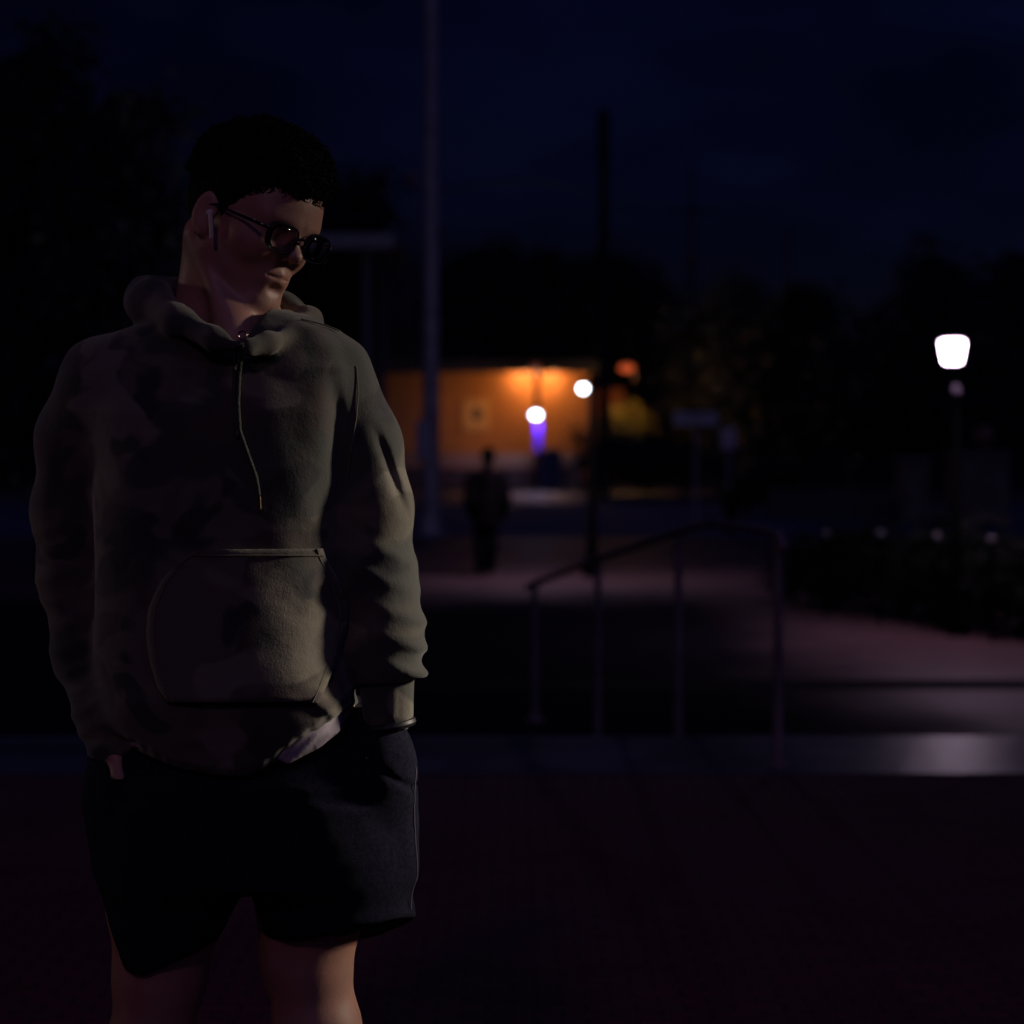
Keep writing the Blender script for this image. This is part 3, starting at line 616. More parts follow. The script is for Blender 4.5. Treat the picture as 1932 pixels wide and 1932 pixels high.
def head_sdf(q):
    ax = np.abs(q[0]); s = (ax, q[1], q[2])
    d = ell(q, (0, -.006, .048), (.0745, .098, .084))
    d = smin(d, ell(q, (0, .034, -.012), (.060, .058, .082)), .035)
    d = smin(d, ell(q, (0, .055, .045), (.056, .040, .045)), .03)                 # forehead
    d = smin(d, cap(s, (.055, .004, -.040), (.016, .074, -.084), .019, .017), .022)  # jaw
    d = smin(d, ell(q, (0, .082, -.089), (.021, .016, .015)), .016)               # chin
    d = smin(d, cap(s, (.050, .050, -.010), (.040, .064, -.016), .015, .016), .025)  # cheekbones
    d = smin(d, ell(q, (0, .074, -.052), (.030, .024, .024)), .018)               # muzzle
    d = smin(d, cap(s, (.010, .0885, .029), (.042, .076, .031), .0095, .009), .016)  # brow
    d = smax(d, -ell(s, (.0315, .098, .010), (.0195, .0130, .0120)), .012)        # sockets
    d = smin(d, ell(s, (.0315, .0755, .009), (.0135, .0130, .0125)), .003)        # eyeball under lowered lid
    d = smin(d, cap(s, (.020, .0855, .0035), (.043, .0805, .0035), .0018, .0018), .0025)  # lash line of the lid
    d = smin(d, cap(q, (0, .088, .024), (0, .1065, -.010), .0068, .0080), .010)    # nose bridge
    d = smin(d, ell(q, (0, .1095, -.011), (.0098, .0098, .0088)), .007)           # tip
    d = smin(d, ell(s, (.0130, .0975, -.015), (.0068, .0090, .0070)), .006)        # wings
    d = smax(d, -ell(s, (.0062, .102, -.0222), (.0036, .0052, .0036)), .003)      # nostrils
    d = smin(d, cap(s, (0, .0950, -.0425), (.020, .0865, -.0450), .0048, .0025), .005)   # upper lip
    d = smin(d, cap(s, (0, .0940, -.0520), (.018, .0865, -.0498), .0058, .0030), .005)   # lower lip
    d = smax(d, -cap(s, (0, .1010, -.0472), (.022, .0905, -.0477), .0016, .0012), .0025)  # mouth line
    d = smax(d, -cap(s, (0, .1050, -.0290), (0, .1045, -.0370), .0030, .0035), .004)
    d = smax(d, -ell(s, (0, .098, -.0655), (.014, .0065, .0055)), .008)            # dip over the chin
    ca, sa = math.cos(.32), math.sin(.32); M = [[ca, sa, 0], [-sa, ca, 0], [0, 0, 1]]  # ears
    e = ell(s, (.080, -.010, .000), (.0065, .0185, .0315), M)
    e = smin(e, ell(s, (.077, -.003, -.024), (.006, .009, .011), M), .006)
    e = smax(e, -ell(s, (.0875, -.006, .004), (.0065, .0105, .0190), M), .004)
    e = smin(e, cap(s, (.0805, -.010, .012), (.0805, -.012, -.010), .0030, .0028), .004)
    return smin(d, e, .007)
SHL = P(455, 600, YP + .02)                            # root of the neck
def neck_sdf(p):
    a = tuple(hw((.012, -.018, -.030))); b = (xx(443), YP + .05, zz(640)); b2 = (xx(430), YP + .03, zz(760))
    d = chain(p, [a, b, b2], [.047, .060, .11], .03, .95)
    d = smin(d, cap(p, tuple(hw((-.062, -.030, -.035))), (xx(452), YP - .040, zz(650)), .010, .010), .045)  # neck muscle
    d = smin(d, cap(p, tuple(hw((-.035, -.045, -.030))), (xx(362), YP + .05, zz(620)), .022, .04), .04)
    return smin(d, cap(p, tuple(hw((0, .040, -.085))), (xx(452), YP - .03, zz(640)), .020, .022), .035)
LEGL = [P(340, 1500), P(315, 1700), P(303, 1830), P(283, 1990), P(283, 2080, YP + .01), P(290, 2330, YP + .03), P(292, 2535, YP + .05)]
LEGR = [P(610, 1500), P(592, 1680), P(577, 1800), P(600, 1950), P(604, 2040, YP + .01), P(612, 2300, YP + .03), P(616, 2535, YP + .05)]
def fixx(L):                                           # keep the real depth of the joints, place them at YP scale
    return [tuple(map(float, q)) for q in L]
def body_sdf(p):
    d = None
    for L, r_ in ((LEGL, [.092, .078, .0600, .0575, .053, .052, .036]), (LEGR, [.092, .078, .0590, .0560, .052, .052, .036])):
        L = fixx(L); e = chain(p, L, r_, .03)
        kx, ky, kz = L[3]; e = smin(e, ell(p, (kx, ky - .030, kz), (.036, .026, .042)), .03)     # kneecap
        cx_, cy_, cz_ = L[4]; e = smin(e, ell(p, (cx_, cy_ + .035, cz_ - .12), (.050, .046, .11)), .03)   # calf
        a = L[6]; e = smin(e, cap(p, (a[0], a[1] + .02, .055), (a[0], a[1] - .15, .035), .035, .030), .02)
        d = e if d is None else np.minimum(d, e)
    d = smin(d, loft(p, *tab([(1560, 230, 720, .11, .02), (1440, 215, 730, .125, .02), (1300, 240, 700, .115, .02), (1000, 225, 640, .11, .02), (760, 210, 655, .10, .02), (650, 260, 620, .06, .03)])), .04)
    for a, b, c in ((P(185, 715, YP - .02), P(140, 1050, YP + .06), P(205, 1395, YP - .05)), (P(645, 715, YP + .02), P(704, 1050, YP - .02), P(735, 1345, YP - .055))):
        d = smin(d, chain(p, [tuple(a), tuple(b), tuple(c)], [.052, .042, .027], .03), .02)
    return smin(d, neck_sdf(p), .03)
def hand(p, wr, dr, side, s=1.0):
    """relaxed hand pointing down; side=+1 thumb towards picture right"""
    wr = np.array(wr); dr = np.array(dr) / np.linalg.norm(dr); sx = np.array((side * .35, -.9, 0)); sx -= dr * sx.dot(dr); sx /= np.linalg.norm(sx)
    nrm = np.cross(dr, sx)
    T = lambda a, b, c: tuple(wr + dr * a * s + sx * b * s + nrm * c * s)
    d = cap(p, tuple(wr), T(.03, 0, 0), .026, .026)
    for k, b in enumerate((.030, .010, -.010, -.029)):
        d = smin(d, cap(p, T(.02, b * .7, 0), T(.082, b, 0), .014, .0115), .012)
    for k, (b, L) in enumerate(((.030, .068), (.010, .076), (-.010, .070), (-.029, .055))):
        e = chain(p, [T(.082, b, 0), T(.082 + L * .42, b * 1.03, .006), T(.082 + L * .75, b * 1.05, .017), T(.082 + L * .95, b * 1.05, .028)], [.0095, .0088, .0080, .0070], .004)
        d = smin(d, e, .004)
    d = smin(d, chain(p, [T(.025, .022, 0), T(.058, .050, .008), T(.088, .056, .018), T(.108, .052, .026)], [.014, .0115, .0100, .0080], .006), .006)
    return d
HL_W, HR_W = P(208, 1395, YP - .055), P(736, 1345, YP - .055)
def skin_all(p):
    d = body_sdf(p); q = hl(p); d = smin(d, head_sdf(q) * HS, .012)
    return d
# body below, fine head above: one mesh
def joined_body():
    zc = zz(668)                                       # the two grids meet here, deep inside the hoodie
    def low(p):
        d = body_sdf(p); d = smin(d, hand(p, HL_W, (.22, .05, -1), 1), .01); d = smin(d, hand(p, HR_W, (-.06, .22, -1), -1), .01)
        a_, b_, c_ = hoodie_core(p, False); a_ = smin(smin(a_, b_, .03), c_, .02) + .010
        d = np.where(p[2] > zz(1385), np.maximum(d, a_), d)
        s_ = loft(p, *tab([(1700, 200, 762, .10, .0), (1560, 195, 762, .112, .0), (1410, 205, 755, .105, .012), (1385, 205, 750, .10, .015)]), power=2.5)
        d = np.where((p[2] < zz(1450)) & (p[2] > zz(1640)), np.maximum(d, s_), d)
        return np.maximum(d, p[2] - zc)
    V1, Q1 = nets(low, (-.70, YP - .26, -.01), (.0, YP + .28, zc + .02), .0065); V1 = relax(V1, Q1, 1)
    def up(p): return np.maximum(smin(neck_sdf(p), head_sdf(hl(p)) * HS, .014), zc - .012 - p[2])
    V2, Q2 = nets(up, (-.60, YP - .22, zc - .02), (-.18, YP + .22, 1.80), .0024); V2 = relax(V2, Q2, 1, .4)
    V = np.concatenate([V1, V2]); Q = np.concatenate([Q1, Q2 + len(V1)])
    me = bpy.data.meshes.new('body'); me.vertices.add(len(V)); me.vertices.foreach_set('co', V.ravel())
    me.loops.add(Q.size); me.loops.foreach_set('vertex_index', Q.ravel()); me.polygons.add(len(Q)); me.polygons.foreach_set('loop_start', np.arange(0, Q.size, 4))
    me.update(calc_edges=True); me.validate(); me.polygons.foreach_set('use_smooth', [True] * len(me.polygons)); me.materials.append(M_skin)
    o = bpy.data.objects.new('body', me); C.objects.link(o); o.parent = pers; o.matrix_parent_inverse = Matrix.Translation(pers.location).inverted(); return o
# lips and eyebrows
M_brow = mat('eyebrow_hair', (.03, .018, .012), .8)
for sx in (-1, 1):
    mb = MB()
    for k in range(46):
        u = random.random(); b0 = np.array((sx * (.012 + .034 * u), .0985 - .014 * u * u, .0325 + .004 * math.sin(u * 2.6) + random.uniform(-.003, .003)))
        mb.tube([hw(b0), hw(b0 + np.array((sx * .0055, -.0010, .0022)))], [.00055, .0002], 4)
    mb.build('eyebrow', M_brow, pers)

# hair: short sides, high curly top
def hair_sdf(p):
    q = hl(p)
    d = ell(q, (0, -.010, .070), (.083, .103, .078))
    d = smin(d, ell(q, (-.006, .020, .096), (.068, .076, .050)), .03)
    d = smin(d, ell(q, (0, -.020, .040), (.0795, .100, .088)), .02)
    top = np.clip((q[2] - .03) / .07, 0, 1)
    d = d - (.0015 + .0040 * top) * wav(q, 260, 3) - .0055 * top * wav(q, 115, 5)
    y = q[1]; g = np.interp(y.ravel(), [-.13, -.09, -.055, -.028, -.012, .004, .012, .036, .048, .072, .10, .13], [-.050, -.050, -.045, -.030, .026, .018, -.016, -.012, .050, .072, .076, .078]).reshape(y.shape).astype(f32)
    g = g + .0035 * wav(q, 170, 9)
    return smax(d, g - q[2], .006) * HS
hair = sculpt('hair', hair_sdf, (-.60, YP - .24, 1.44), (-.20, YP + .24, 1.86), .0030, M_hair, pers, 0)
mb = MB(); n_c = 0
hv = np.array([v.co for v in hair.data.vertices]); hn = np.array([v.normal for v in hair.data.vertices])
for k in RNG.choice(len(hv), 5200, replace=False):
    q = (HM.T @ (hv[k] - HO)) / HS
    if q[2] < .045 + .02 * (abs(q[1]) < .02) and not (q[1] > .05 and q[2] > .066): 
        continue
    nrm = hn[k]; t1 = np.cross(nrm, RNG.normal(size=3)); t1 /= np.linalg.norm(t1); t2 = np.cross(nrm, t1)
    r_ = RNG.uniform(.0028, .0062); a0 = RNG.uniform(0, 6.3); tl = RNG.uniform(.2, .9)
    pts = [hv[k] + nrm * (.001 + r_ * .8 + r_ * math.cos(a0 + a) * tl) + t1 * r_ * math.sin(a0 + a) + t2 * r_ * .55 * (a - 2) * .5 for a in np.linspace(0, 4.6, 9)]
    mb.tube(pts, [.0005, .0008, .0010, .0010, .0010, .0010, .0009, .0007, .0003], 4)
mb.build('curl', M_hair, hair)

# glasses
gl = []
def rrect(cx_, w_, h_, sgn, n=40, e=2.9, y0=.1085, z0=.0075):
    pts = []
    for k in range(n):
        a = 2 * math.pi * k / n; c_, s_ = math.cos(a), math.sin(a)
        x = abs(c_) ** (2 / e) * (1 if c_ > 0 else -1) * w_ / 2; z = abs(s_) ** (2 / e) * (1 if s_ > 0 else -1) * h_ / 2
        x *= 1 + .05 * (z / h_)
        pts.append((cx_ + x, y0 - .0045 * ((abs(cx_ + x) / .06) ** 2), z0 + z + .001))
    return pts
glass = bpy.data.materials.new('lens_glass'); glass.use_nodes = True
n, l = glass.node_tree.nodes, glass.node_tree.links; n.remove(n['Principled BSDF'])
tr = n.new('ShaderNodeBsdfTransparent'); tr.inputs[0].default_value = (.97, .97, .98, 1); gs = n.new('ShaderNodeBsdfGlossy'); gs.inputs['Roughness'].default_value = .05
fr = n.new('ShaderNodeFresnel'); fr.inputs[0].default_value = 1.3; mx = n.new('ShaderNodeMixShader')
l.new(fr.outputs[0], mx.inputs[0]); l.new(tr.outputs[0], mx.inputs[1]); l.new(gs.outputs[0], mx.inputs[2]); l.new(mx.outputs[0], n['Material Output'].inputs[0])
gt = MB()
for sx in (-1, 1):
    gt.tube([hw(q) for q in rrect(sx * .0360, .056, .039, sx)], .0011, 8, closed=True)
    gt.tube([hw(q) for q in rrect(sx * .0360, .057, .040, sx, y0=.1080)][1:20], .0014, 8)
gt.tube([hw((-.0095, .1085, .012)), hw((-.004, .111, .0155)), hw((.004, .111, .0155)), hw((.0095, .1085, .012))], .0022, 8)
glasses = gt.build('glasses', M_frame, pers)
for sx in (-1, 1):
    MB().tube([hw((sx * .062, .1045, .016)), hw((sx * .069, .1005, .0165)), hw((sx * .0735, .090, .0165)), hw((sx * .0775, .045, .016)), hw((sx * .080, .008, .017)), hw((sx * .081, -.014, .010)), hw((sx * .080, -.028, -.010))],
              [.0024, .0027, .0026, .0020, .0018, .0018, .0015], 8, flat=.6).build('temple', M_frame, glasses)
    MB().ball(tuple(hw((sx * .0765, .084, .018))), .0012, 8).ball(tuple(hw((sx * .066, .1045, .018))), .0010, 8).build('hinge', M_metal, glasses)
    r_ = rrect(sx * .0360, .055, .038, sx); cen = np.array((sx * .0360, .1062, .0085))
    v = [hw(q) for q in r_] + [hw(cen + (np.array(q) - cen) * .5 + np.array((0, .0008, 0))) for q in r_] + [hw(cen + np.array((0, .0016, 0)))]
    m_ = len(r_); f = [(k, (k + 1) % m_, m_ + (k + 1) % m_, m_ + k) for k in range(m_)] + [(m_ + k, m_ + (k + 1) % m_, 2 * m_) for k in range(m_)]
    lo_ = mesh_obj('lens', v, f, glass, glasses)
    md = lo_.modifiers.new('thickness', 'SOLIDIFY'); md.thickness = .0008
# thin metal wire added at the far lens to make its glint
MB().tube([hw((.0600, .1085, -.0075)), hw((.0625, .1080, -.0025)), hw((.0638, .1072, .0035))], .0008, 6).build('lens_glint_wire', M_metal, glasses)
# earbud
eb = MB().ball(tuple(hw((-.0885, .0105, .002))), .0060, 12)
eb0 = hw((-.0905, .0135, .003)); ebd = np.array((.002, -.003, -.036))
eb.tube([eb0, eb0 + ebd * .3, eb0 + ebd * .7, eb0 + ebd], [.0034, .0033, .0031, .0030], 10)
eb.build('earbud', M_budw, pers)

# ------------------------------------------------------------------ hoodie
TOR = tab([(585, 335, 545, 0.062, .03), (620, 235, 640, 0.075, .02), (655, 170, 672, 0.086, .015), (700, 150, 680, 0.099, .01), (780, 155, 668, 0.113, .0), (880, 182, 655, 0.118, -.005), (1000, 185, 652, 0.118, -.01),
           (1120, 184, 656, 0.123, -.015), (1220, 188, 664, 0.130, -.02), (1300, 200, 686, 0.136, -.025), (1360, 215, 692, 0.132, -.022), (1400, 232, 682, 0.125, -.02), (1480, 245, 655, 0.120, -.02)])
AL = [P(193, 712, YP - .015), P(150, 830, YP + .01), P(137, 960, YP + .035), P(144, 1090, YP + .035), P(168, 1230, YP + .01), P(198, 1340, YP - .035), P(212, 1405, YP - .055)]
AR = [P(632, 706, YP + .01), P(678, 840, YP), P(700, 960, YP - .01), P(706, 1090, YP - .03), P(722, 1190, YP - .045), P(730, 1262, YP - .05)]
CUFF = [P(729, 1262, YP - .05), P(732, 1345, YP - .055)]
HEM = ([xx(k) for k in (150, 200, 282, 365, 430, 482, 525, 561, 615, 670, 720)], [zz(k) for k in (1392, 1398, 1410, 1441, 1454, 1457, 1442, 1414, 1378, 1330, 1306)])
def hoodie_core(p, fold=True):
    d = loft(p, *TOR, power=2.6, yaw=-.02)
    x, y, z = p
    if fold:
        d = d - .0040 * wav((x, y, z * .45), 34, 21) - .0022 * wav((x, y, z * .6), 75, 22)
        lowz = np.clip((zz(1230) - z) / .12, 0, 1)                       # slack cloth above the hem
        d = d - .006 * lowz * np.sin((z * 1.0 + .25 * (x - xx(440)) ** 2 * 6) * 75 + 2 * wav(p, 15, 4)) * .6
        zb = zz(1372) ; band = np.interp(x.ravel(), *HEM).reshape(x.shape).astype(f32) + .030
        d = d + .0075 * np.clip((band - z) / .010, 0, 1)                  # the ribbed hem sits in
        d = d + .0009 * np.sin(x * 1400) * (z < band)
        cr = (x - xx(655)) + (z - zz(900)) * .10                          # folds from the right armpit
        d = d + .006 * np.exp(-(cr / .010) ** 2) * np.clip((zz(700) - z) / .05, 0, 1) * np.clip((z - zz(1180)) / .08, 0, 1)
        cf = (z - zz(1280)) + (x - xx(600)) * .9
        d = d - .007 * np.exp(-(cf / .012) ** 2) * np.clip((x - xx(560)) / .04, 0, 1)
    aL = chain(p, [tuple(q) for q in AL], [.052, .054, .054, .050, .046, .038, .033], .03)
    aR = chain(p, [tuple(q) for q in AR], [.053, .054, .055, .055, .051, .047], .03)
    if fold:
        tR = np.clip((zz(990) - z) / .06, 0, 1); ph = z * 170 + (x - xx(700)) * 75 + 3.6 * wav(p, 16, 31)
        rid = (.5 + .5 * np.cos(ph)) ** 1.6; aR = aR - tR * ((.0040 + .0080 * wav(p, 21, 35)) * rid - .001)
        aR = aR - .0045 * wav((x, y, z * .4), 42, 33) * (1 - tR)
        cr = (x - xx(733)) - (zz(860) - z) * .35 - .004 * wav(p, 60, 8)
        aR = aR + .008 * np.exp(-(cr / .0065) ** 2) * np.clip((zz(800) - z) / .04, 0, 1) * np.clip((z - zz(985)) / .05, 0, 1)
        aR = aR - .005 * np.exp(-(((z - zz(1258)) + (x - xx(728)) * .10) / .010) ** 2)   # cloth pouching over the cuff
        tL = np.clip((zz(960) - z) / .08, 0, 1); phL = z * 190 - (x - xx(150)) * 60 + 3.0 * wav(p, 18, 41)
        aL = aL - tL * ((.0018 + .0035 * wav(p, 22, 45)) * (.5 + .5 * np.cos(phL)) ** 1.6 - .001) - .004 * wav((x, y, z * .5), 45, 43)
    cut = np.maximum(zz(1290) - z, 0)
    aR = np.maximum(aR, zz(1274) - z + (x - xx(728)) * .10)
    cu = cap(p, tuple(CUFF[0]), tuple(CUFF[1]), .039, .0345); cu = np.maximum(cu, (zz(1360) - (x - xx(730)) * .10) - z)
    cu = cu + .0008 * np.sin(np.arctan2(y - CUFF[0][1], x - CUFF[0][0]) * 46)
    aR = smin(aR, cu, .006)
    aL = np.maximum(aL, zz(1418) - z - (x - xx(200)) * .25)
    return d, aL, aR
def hood_sdf(p):
    x, y, z = p
    r1 = chain(p, [tuple(P(462, 652, YP - .118)), tuple(P(405, 640, YP - .105)), tuple(P(335, 606, YP - .060)), tuple(P(285, 574, YP + .015)), tuple(P(290, 566, YP + .09)), tuple(P(365, 560, YP + .15)),
                   tuple(P(450, 572, YP + .165)), tuple(P(535, 590, YP + .13)), tuple(P(582, 606, YP + .06)), tuple(P(560, 626, YP - .03)), tuple(P(505, 648, YP - .095)), tuple(P(468, 658, YP - .118))],
               [.008, .012, .019, .030, .036, .038, .036, .026, .016, .012, .010, .008], .022)
    r2 = chain(p, [tuple(P(330, 566, YP + .045)), tuple(P(345, 556, YP + .10)), tuple(P(430, 552, YP + .13))], [.022, .026, .028], .02)
    d = np.minimum(r1, r2 + .001)
    return d - .0028 * wav(p, 55, 51) - .0012 * wav(p, 120, 52)
def hoodie_sdf(p):
    d, aL, aR = hoodie_core(p)
    hem = np.interp(p[0].ravel(), *HEM).reshape(p[0].shape).astype(f32) - (p[1] - YP) * .12
    d = smax(d, hem - p[2], .006)
    d = smin(d, aL, .030); d = smin(d, aR, .014)
    d = smin(d, hood_sdf(p), .010)
    inner = neck_sdf(p) - .004                                            # opening for the neck
    a = tuple(P(440, 560, YP + .0)); b = tuple(P(448, 628, YP - .085))
    hole = smin(cap(p, tuple(P(430, 480, YP + .04)), tuple(P(440, 590, YP + .035)), .085, .078), cap(p, tuple(P(440, 540, YP - .05)), tuple(P(456, 628, YP - .110)), .050, .016), .03)
    d = smax(d, -smin(inner, hole, .02), .004)
    return d
body = joined_body()
hoodie = sculpt('hoodie', hoodie_sdf, (-.70, YP - .24, .86), (-.10, YP + .26, 1.60), .0036, M_camo, pers, 1)

# patch pocket laid over the front, its seams, drawstrings with metal tips
hv = np.array([v.co for v in hoodie.data.vertices]); fr_ = hv[hv[:, 1] < YP + .06]
_u = (fr_[:, 0] / fr_[:, 1] * F + CX); _v = (HY - (fr_[:, 2] - CZ) / fr_[:, 1] * F)
GRID = {}
for i in range(len(fr_)):
    k = (int(_u[i] // 6), int(_v[i] // 6))
    if k not in GRID or fr_[i, 1] < GRID[k]: GRID[k] = fr_[i, 1]
def front(dx, dy, lift=.0):
    """the hoodie's front surface seen along the way to (dx, dy)"""
    a = []
    for i in (-1, 0, 1):
        for j in (-1, 0, 1):
            y = GRID.get((int(dx // 6) + i, int(dy // 6) + j))
            if y is not None: a.append(y)
    y = float(np.mean(a)) if a else YP - .13
    return P(dx, dy, y - lift)
PKL = [(1038, 372), (1060, 335), (1100, 302), (1150, 280), (1200, 277), (1250, 284), (1300, 300), (1325, 318)]
PKR = [(1038, 607), (1060, 617), (1100, 640), (1150, 657), (1185, 654), (1220, 640), (1260, 628), (1300, 612), (1325, 600)]
rows = np.linspace(1038, 1325, 30); v = []; nx = 30
for r_ in rows:
    a = np.interp(r_, *zip(*PKL)); b = np.interp(r_, *zip(*PKR))
    for u in np.linspace(0, 1, nx):
        edge = min(u, 1 - u, (r_ - 1038) / 287)
        v.append(front(a + (b - a) * u, r_ - 3 * u * (r_ < 1045), .0045 + .006 * min(1, edge * 5)))
f = [(i * nx + j, i * nx + j + 1, (i + 1) * nx + j + 1, (i + 1) * nx + j) for i in range(29) for j in range(nx - 1)]
v2 = np.array(v).reshape(30, nx, 3)
for _ in range(3): v2[1:-1, 1:-1, 1] = (v2[:-2, 1:-1, 1] + v2[2:, 1:-1, 1] + v2[1:-1, :-2, 1] + v2[1:-1, 2:, 1]) / 4
pk = mesh_obj('pocket', v2.reshape(-1, 3), f, M_camo, pers); md = pk.modifiers.new('thickness', 'SOLIDIFY'); md.thickness = .005; md.offset = 0
sm = MB(); M_thread = mat('seam_thread', (.11, .10, .075), .9)
sm.tube([v2[1, j] + np.array((0, -.004, 0)) for j in range(nx)], .0011, 5)
for side in (1, -2): sm.tube([v2[i, side] + np.array((0, -.0035, 0)) for i in range(30)], .0011, 5)
sm.build('seam', M_thread, pk)
ds = MB(); M_cord = mat('olive_cord', (.06, .065, .05), .9, bump=.4, bscale=500)
ds.tube([front(457, 648, .006), front(452, 700, .006), front(449, 760, .006), front(452, 812, .007), front(468, 858, .007), front(483, 900, .006), front(489, 934, .006)], [.0028] * 6 + [.0024], 8)
ds.tube([front(447, 650, .006), front(443, 690, .006), front(441, 740, .006), front(444, 790, .006), front(447, 814, .006)], .0024, 8)
dr = ds.build('drawstring', M_cord, pers)
MB().tube([front(489, 936, .007), front(490, 960, .007)], .0025, 10).build('cord_tip', M_metal, dr)
MB().tube([front(447, 814, .006), front(447.5, 823, .006)], .0024, 10).build('cord_tip', M_metal, dr)
c0 = front(458, 633, .008)
MB().tube([(c0[0] + .0055 * math.cos(a), c0[1] - .002, c0[2] + .0055 * math.sin(a)) for a in np.linspace(0, 6.2, 16)[:-1]], .0012, 6, closed=True).build('eyelet', M_metal, pers)
# raised seam on the right shoulder and armhole
sh = MB(); sh.tube([front(dx, dy, .0012) for dx, dy in ((568, 602), (590, 607), (615, 614), (640, 624))], .0012, 5)
sh.tube([front(dx, dy, .0012) for dx, dy in ((672, 690), (676, 740), (672, 790), (664, 840), (655, 900))], .0011, 5)
sh.build('seam', M_thread, hoodie)

# t-shirt hem showing under the raised right side of the hoodie
def tee_sdf(p):
    d = loft(p, *TOR, power=2.6, yaw=-.02) + .007
    hem = np.interp(p[0].ravel(), [xx(k) for k in (150, 540, 562, 620, 650, 686, 720)], [zz(k) for k in (1385, 1400, 1414, 1386, 1362, 1338, 1330)]).reshape(p[0].shape).astype(f32)
    d = d - .0045 * np.exp(-(((p[2] - zz(1385)) - (p[0] - xx(630)) * 1.05) / .0055) ** 2) - .0006 * np.sin((p[2] - p[0] * 1.05) * 330)
    d = smax(d, hem - p[2], .003); d = np.maximum(d, p[0] - xx(655))
    return np.maximum(d, p[2] - zz(1300))
sculpt('t_shirt', tee_sdf, (-.62, YP - .22, .90), (-.15, YP + .20, 1.10), .0036, M_tee, pers, 1)

# shorts
def shorts_sdf(p):
    x, y, z = p
    hips = loft(p, *tab([(1700, 185, 779, .118, .0), (1640, 182, 780, .128, .0), (1560, 176, 781, .140, .0), (1460, 167, 783, .138, .004), (1410, 175, 776, .126, .012), (1370, 200, 745, .112, .02), (1330, 225, 715, .108, .02)]), power=2.3)
    l1 = loft(p, *tab([(1870, 242, 384, .070, .0), (1790, 226, 400, .086, .0), (1700, 200, 452, .105, .0), (1600, 182, 480, .120, .0), (1500, 175, 480, .12, .0)]), power=2.3)
    l2_ = loft(p, *tab([(1800, 488, 792, .105, .01), (1730, 484, 784, .108, .01), (1690, 470, 776, .110, .01), (1600, 440, 780, .120, .0), (1500, 440, 781, .12, .0)]), power=2.3)
    h1 = np.interp(x.ravel(), [xx(k) for k in (225, 245, 290, 330, 385, 420)], [zz(k) for k in (1790, 1838, 1846, 1832, 1800, 1770)]).reshape(x.shape).astype(f32)
    h2 = np.interp(x.ravel(), [xx(k) for k in (480, 500, 560, 650, 720, 785, 800)], [zz(k) for k in (1768, 1776, 1782, 1768, 1750, 1730, 1722)]).reshape(x.shape).astype(f32)
    l1 = smax(l1, h1 - z - .32 * (y - YP), .004); l2_ = smax(l2_, h2 - z - .32 * (y - YP), .004)
    hips = smax(hips, (zz(1672) + .9 * np.abs(x - xx(457))) * 0 + zz(1660) - z, .02)
    d = smin(np.minimum(l1, l2_), hips, .02)
    d = smax(d, -(chain(p, [tuple(P(444, 1930)), tuple(P(452, 1740))], [.042, .004], .01)), .02)
    d = d - .0042 * wav((x, y, z * .4), 34, 61) - .0018 * wav(p, 90, 62)
    d = smin(d, ell(p, tuple(P(718, 1455, YP - .050)), (.050, .054, .080)), .02)      # hands in the pockets
    d = smin(d, ell(p, tuple(P(218, 1508, YP - .050)), (.040, .050, .074)), .02)
    cr = (z - zz(1400)) + (x - xx(690)) * .75
    d = d + .005 * np.exp(-(cr / .005) ** 2) * np.clip((x - xx(650)) / .03, 0, 1)
    for L in (LEGL, LEGR):                                                # hollow legs
        L = fixx(L); d = smax(d, -(chain(p, [L[1], L[2], L[3]], [.066, .066, .066], .01)), .004) if L is not None else d
    return d
shorts = sculpt('shorts', shorts_sdf, (-.62, YP - .20, .58), (-.10, YP + .20, 1.02), .0038, M_shorts, pers, 1)
ss = MB(); M_piping = mat('side_seam', (.10, .09, .13), .9)
sv = np.array([v.co for v in shorts.data.vertices]); pts = []
for dy in np.arange(1420, 1712, 12):
    k = sv[np.abs(sv[:, 2] - zz(dy)) < .006]; q = k[np.argmax(k[:, 0] - k[:, 1] * .25)]; pts.append(q + np.array((.0004, -.0006, 0)))
pts = [np.mean(pts[max(0, i - 1):i + 2], 0) for i in range(len(pts))]
ss.tube(pts, .0012, 5).build('side_seam', M_piping, shorts)
# dark wrist watch
wc = np.array(CUFF[1]) * .35 + np.array(HR_W) * .65 + np.array((0, 0, -.006))
MB().tube([(wc[0] + .031 * math.cos(a), wc[1] + .030 * math.sin(a), wc[2] - .010 + .005 * math.cos(a)) for a in np.linspace(0, 2 * math.pi, 25)[:-1]], .0060, 8, closed=True).build('wrist_strap', mat('black_strap', (.012, .012, .016), .5), pers)
# shoes
for L in (LEGL, LEGR):
    a = L[6]
    def shoe(p, a=a):
        d = smin(cap(p, (a[0], a[1] + .035, .045), (a[0], a[1] - .16, .038), .046, .042), cap(p, (a[0], a[1] + .02, .05), (a[0], a[1] + .015, .10), .045, .042), .02)
        return smax(d, .0 - p[2], .004)
    so_ = sculpt('shoe', shoe, (a[0] - .08, a[1] - .24, -.01), (a[0] + .08, a[1] + .12, .16), .007, mat('shoe_canvas', (.05, .05, .055), .8), pers, 1)
    MB().box((a[0], a[1] - .06, .012), (.10, .29, .02), .008).build('sole', mat('shoe_sole', (.45, .43, .42), .7), so_)

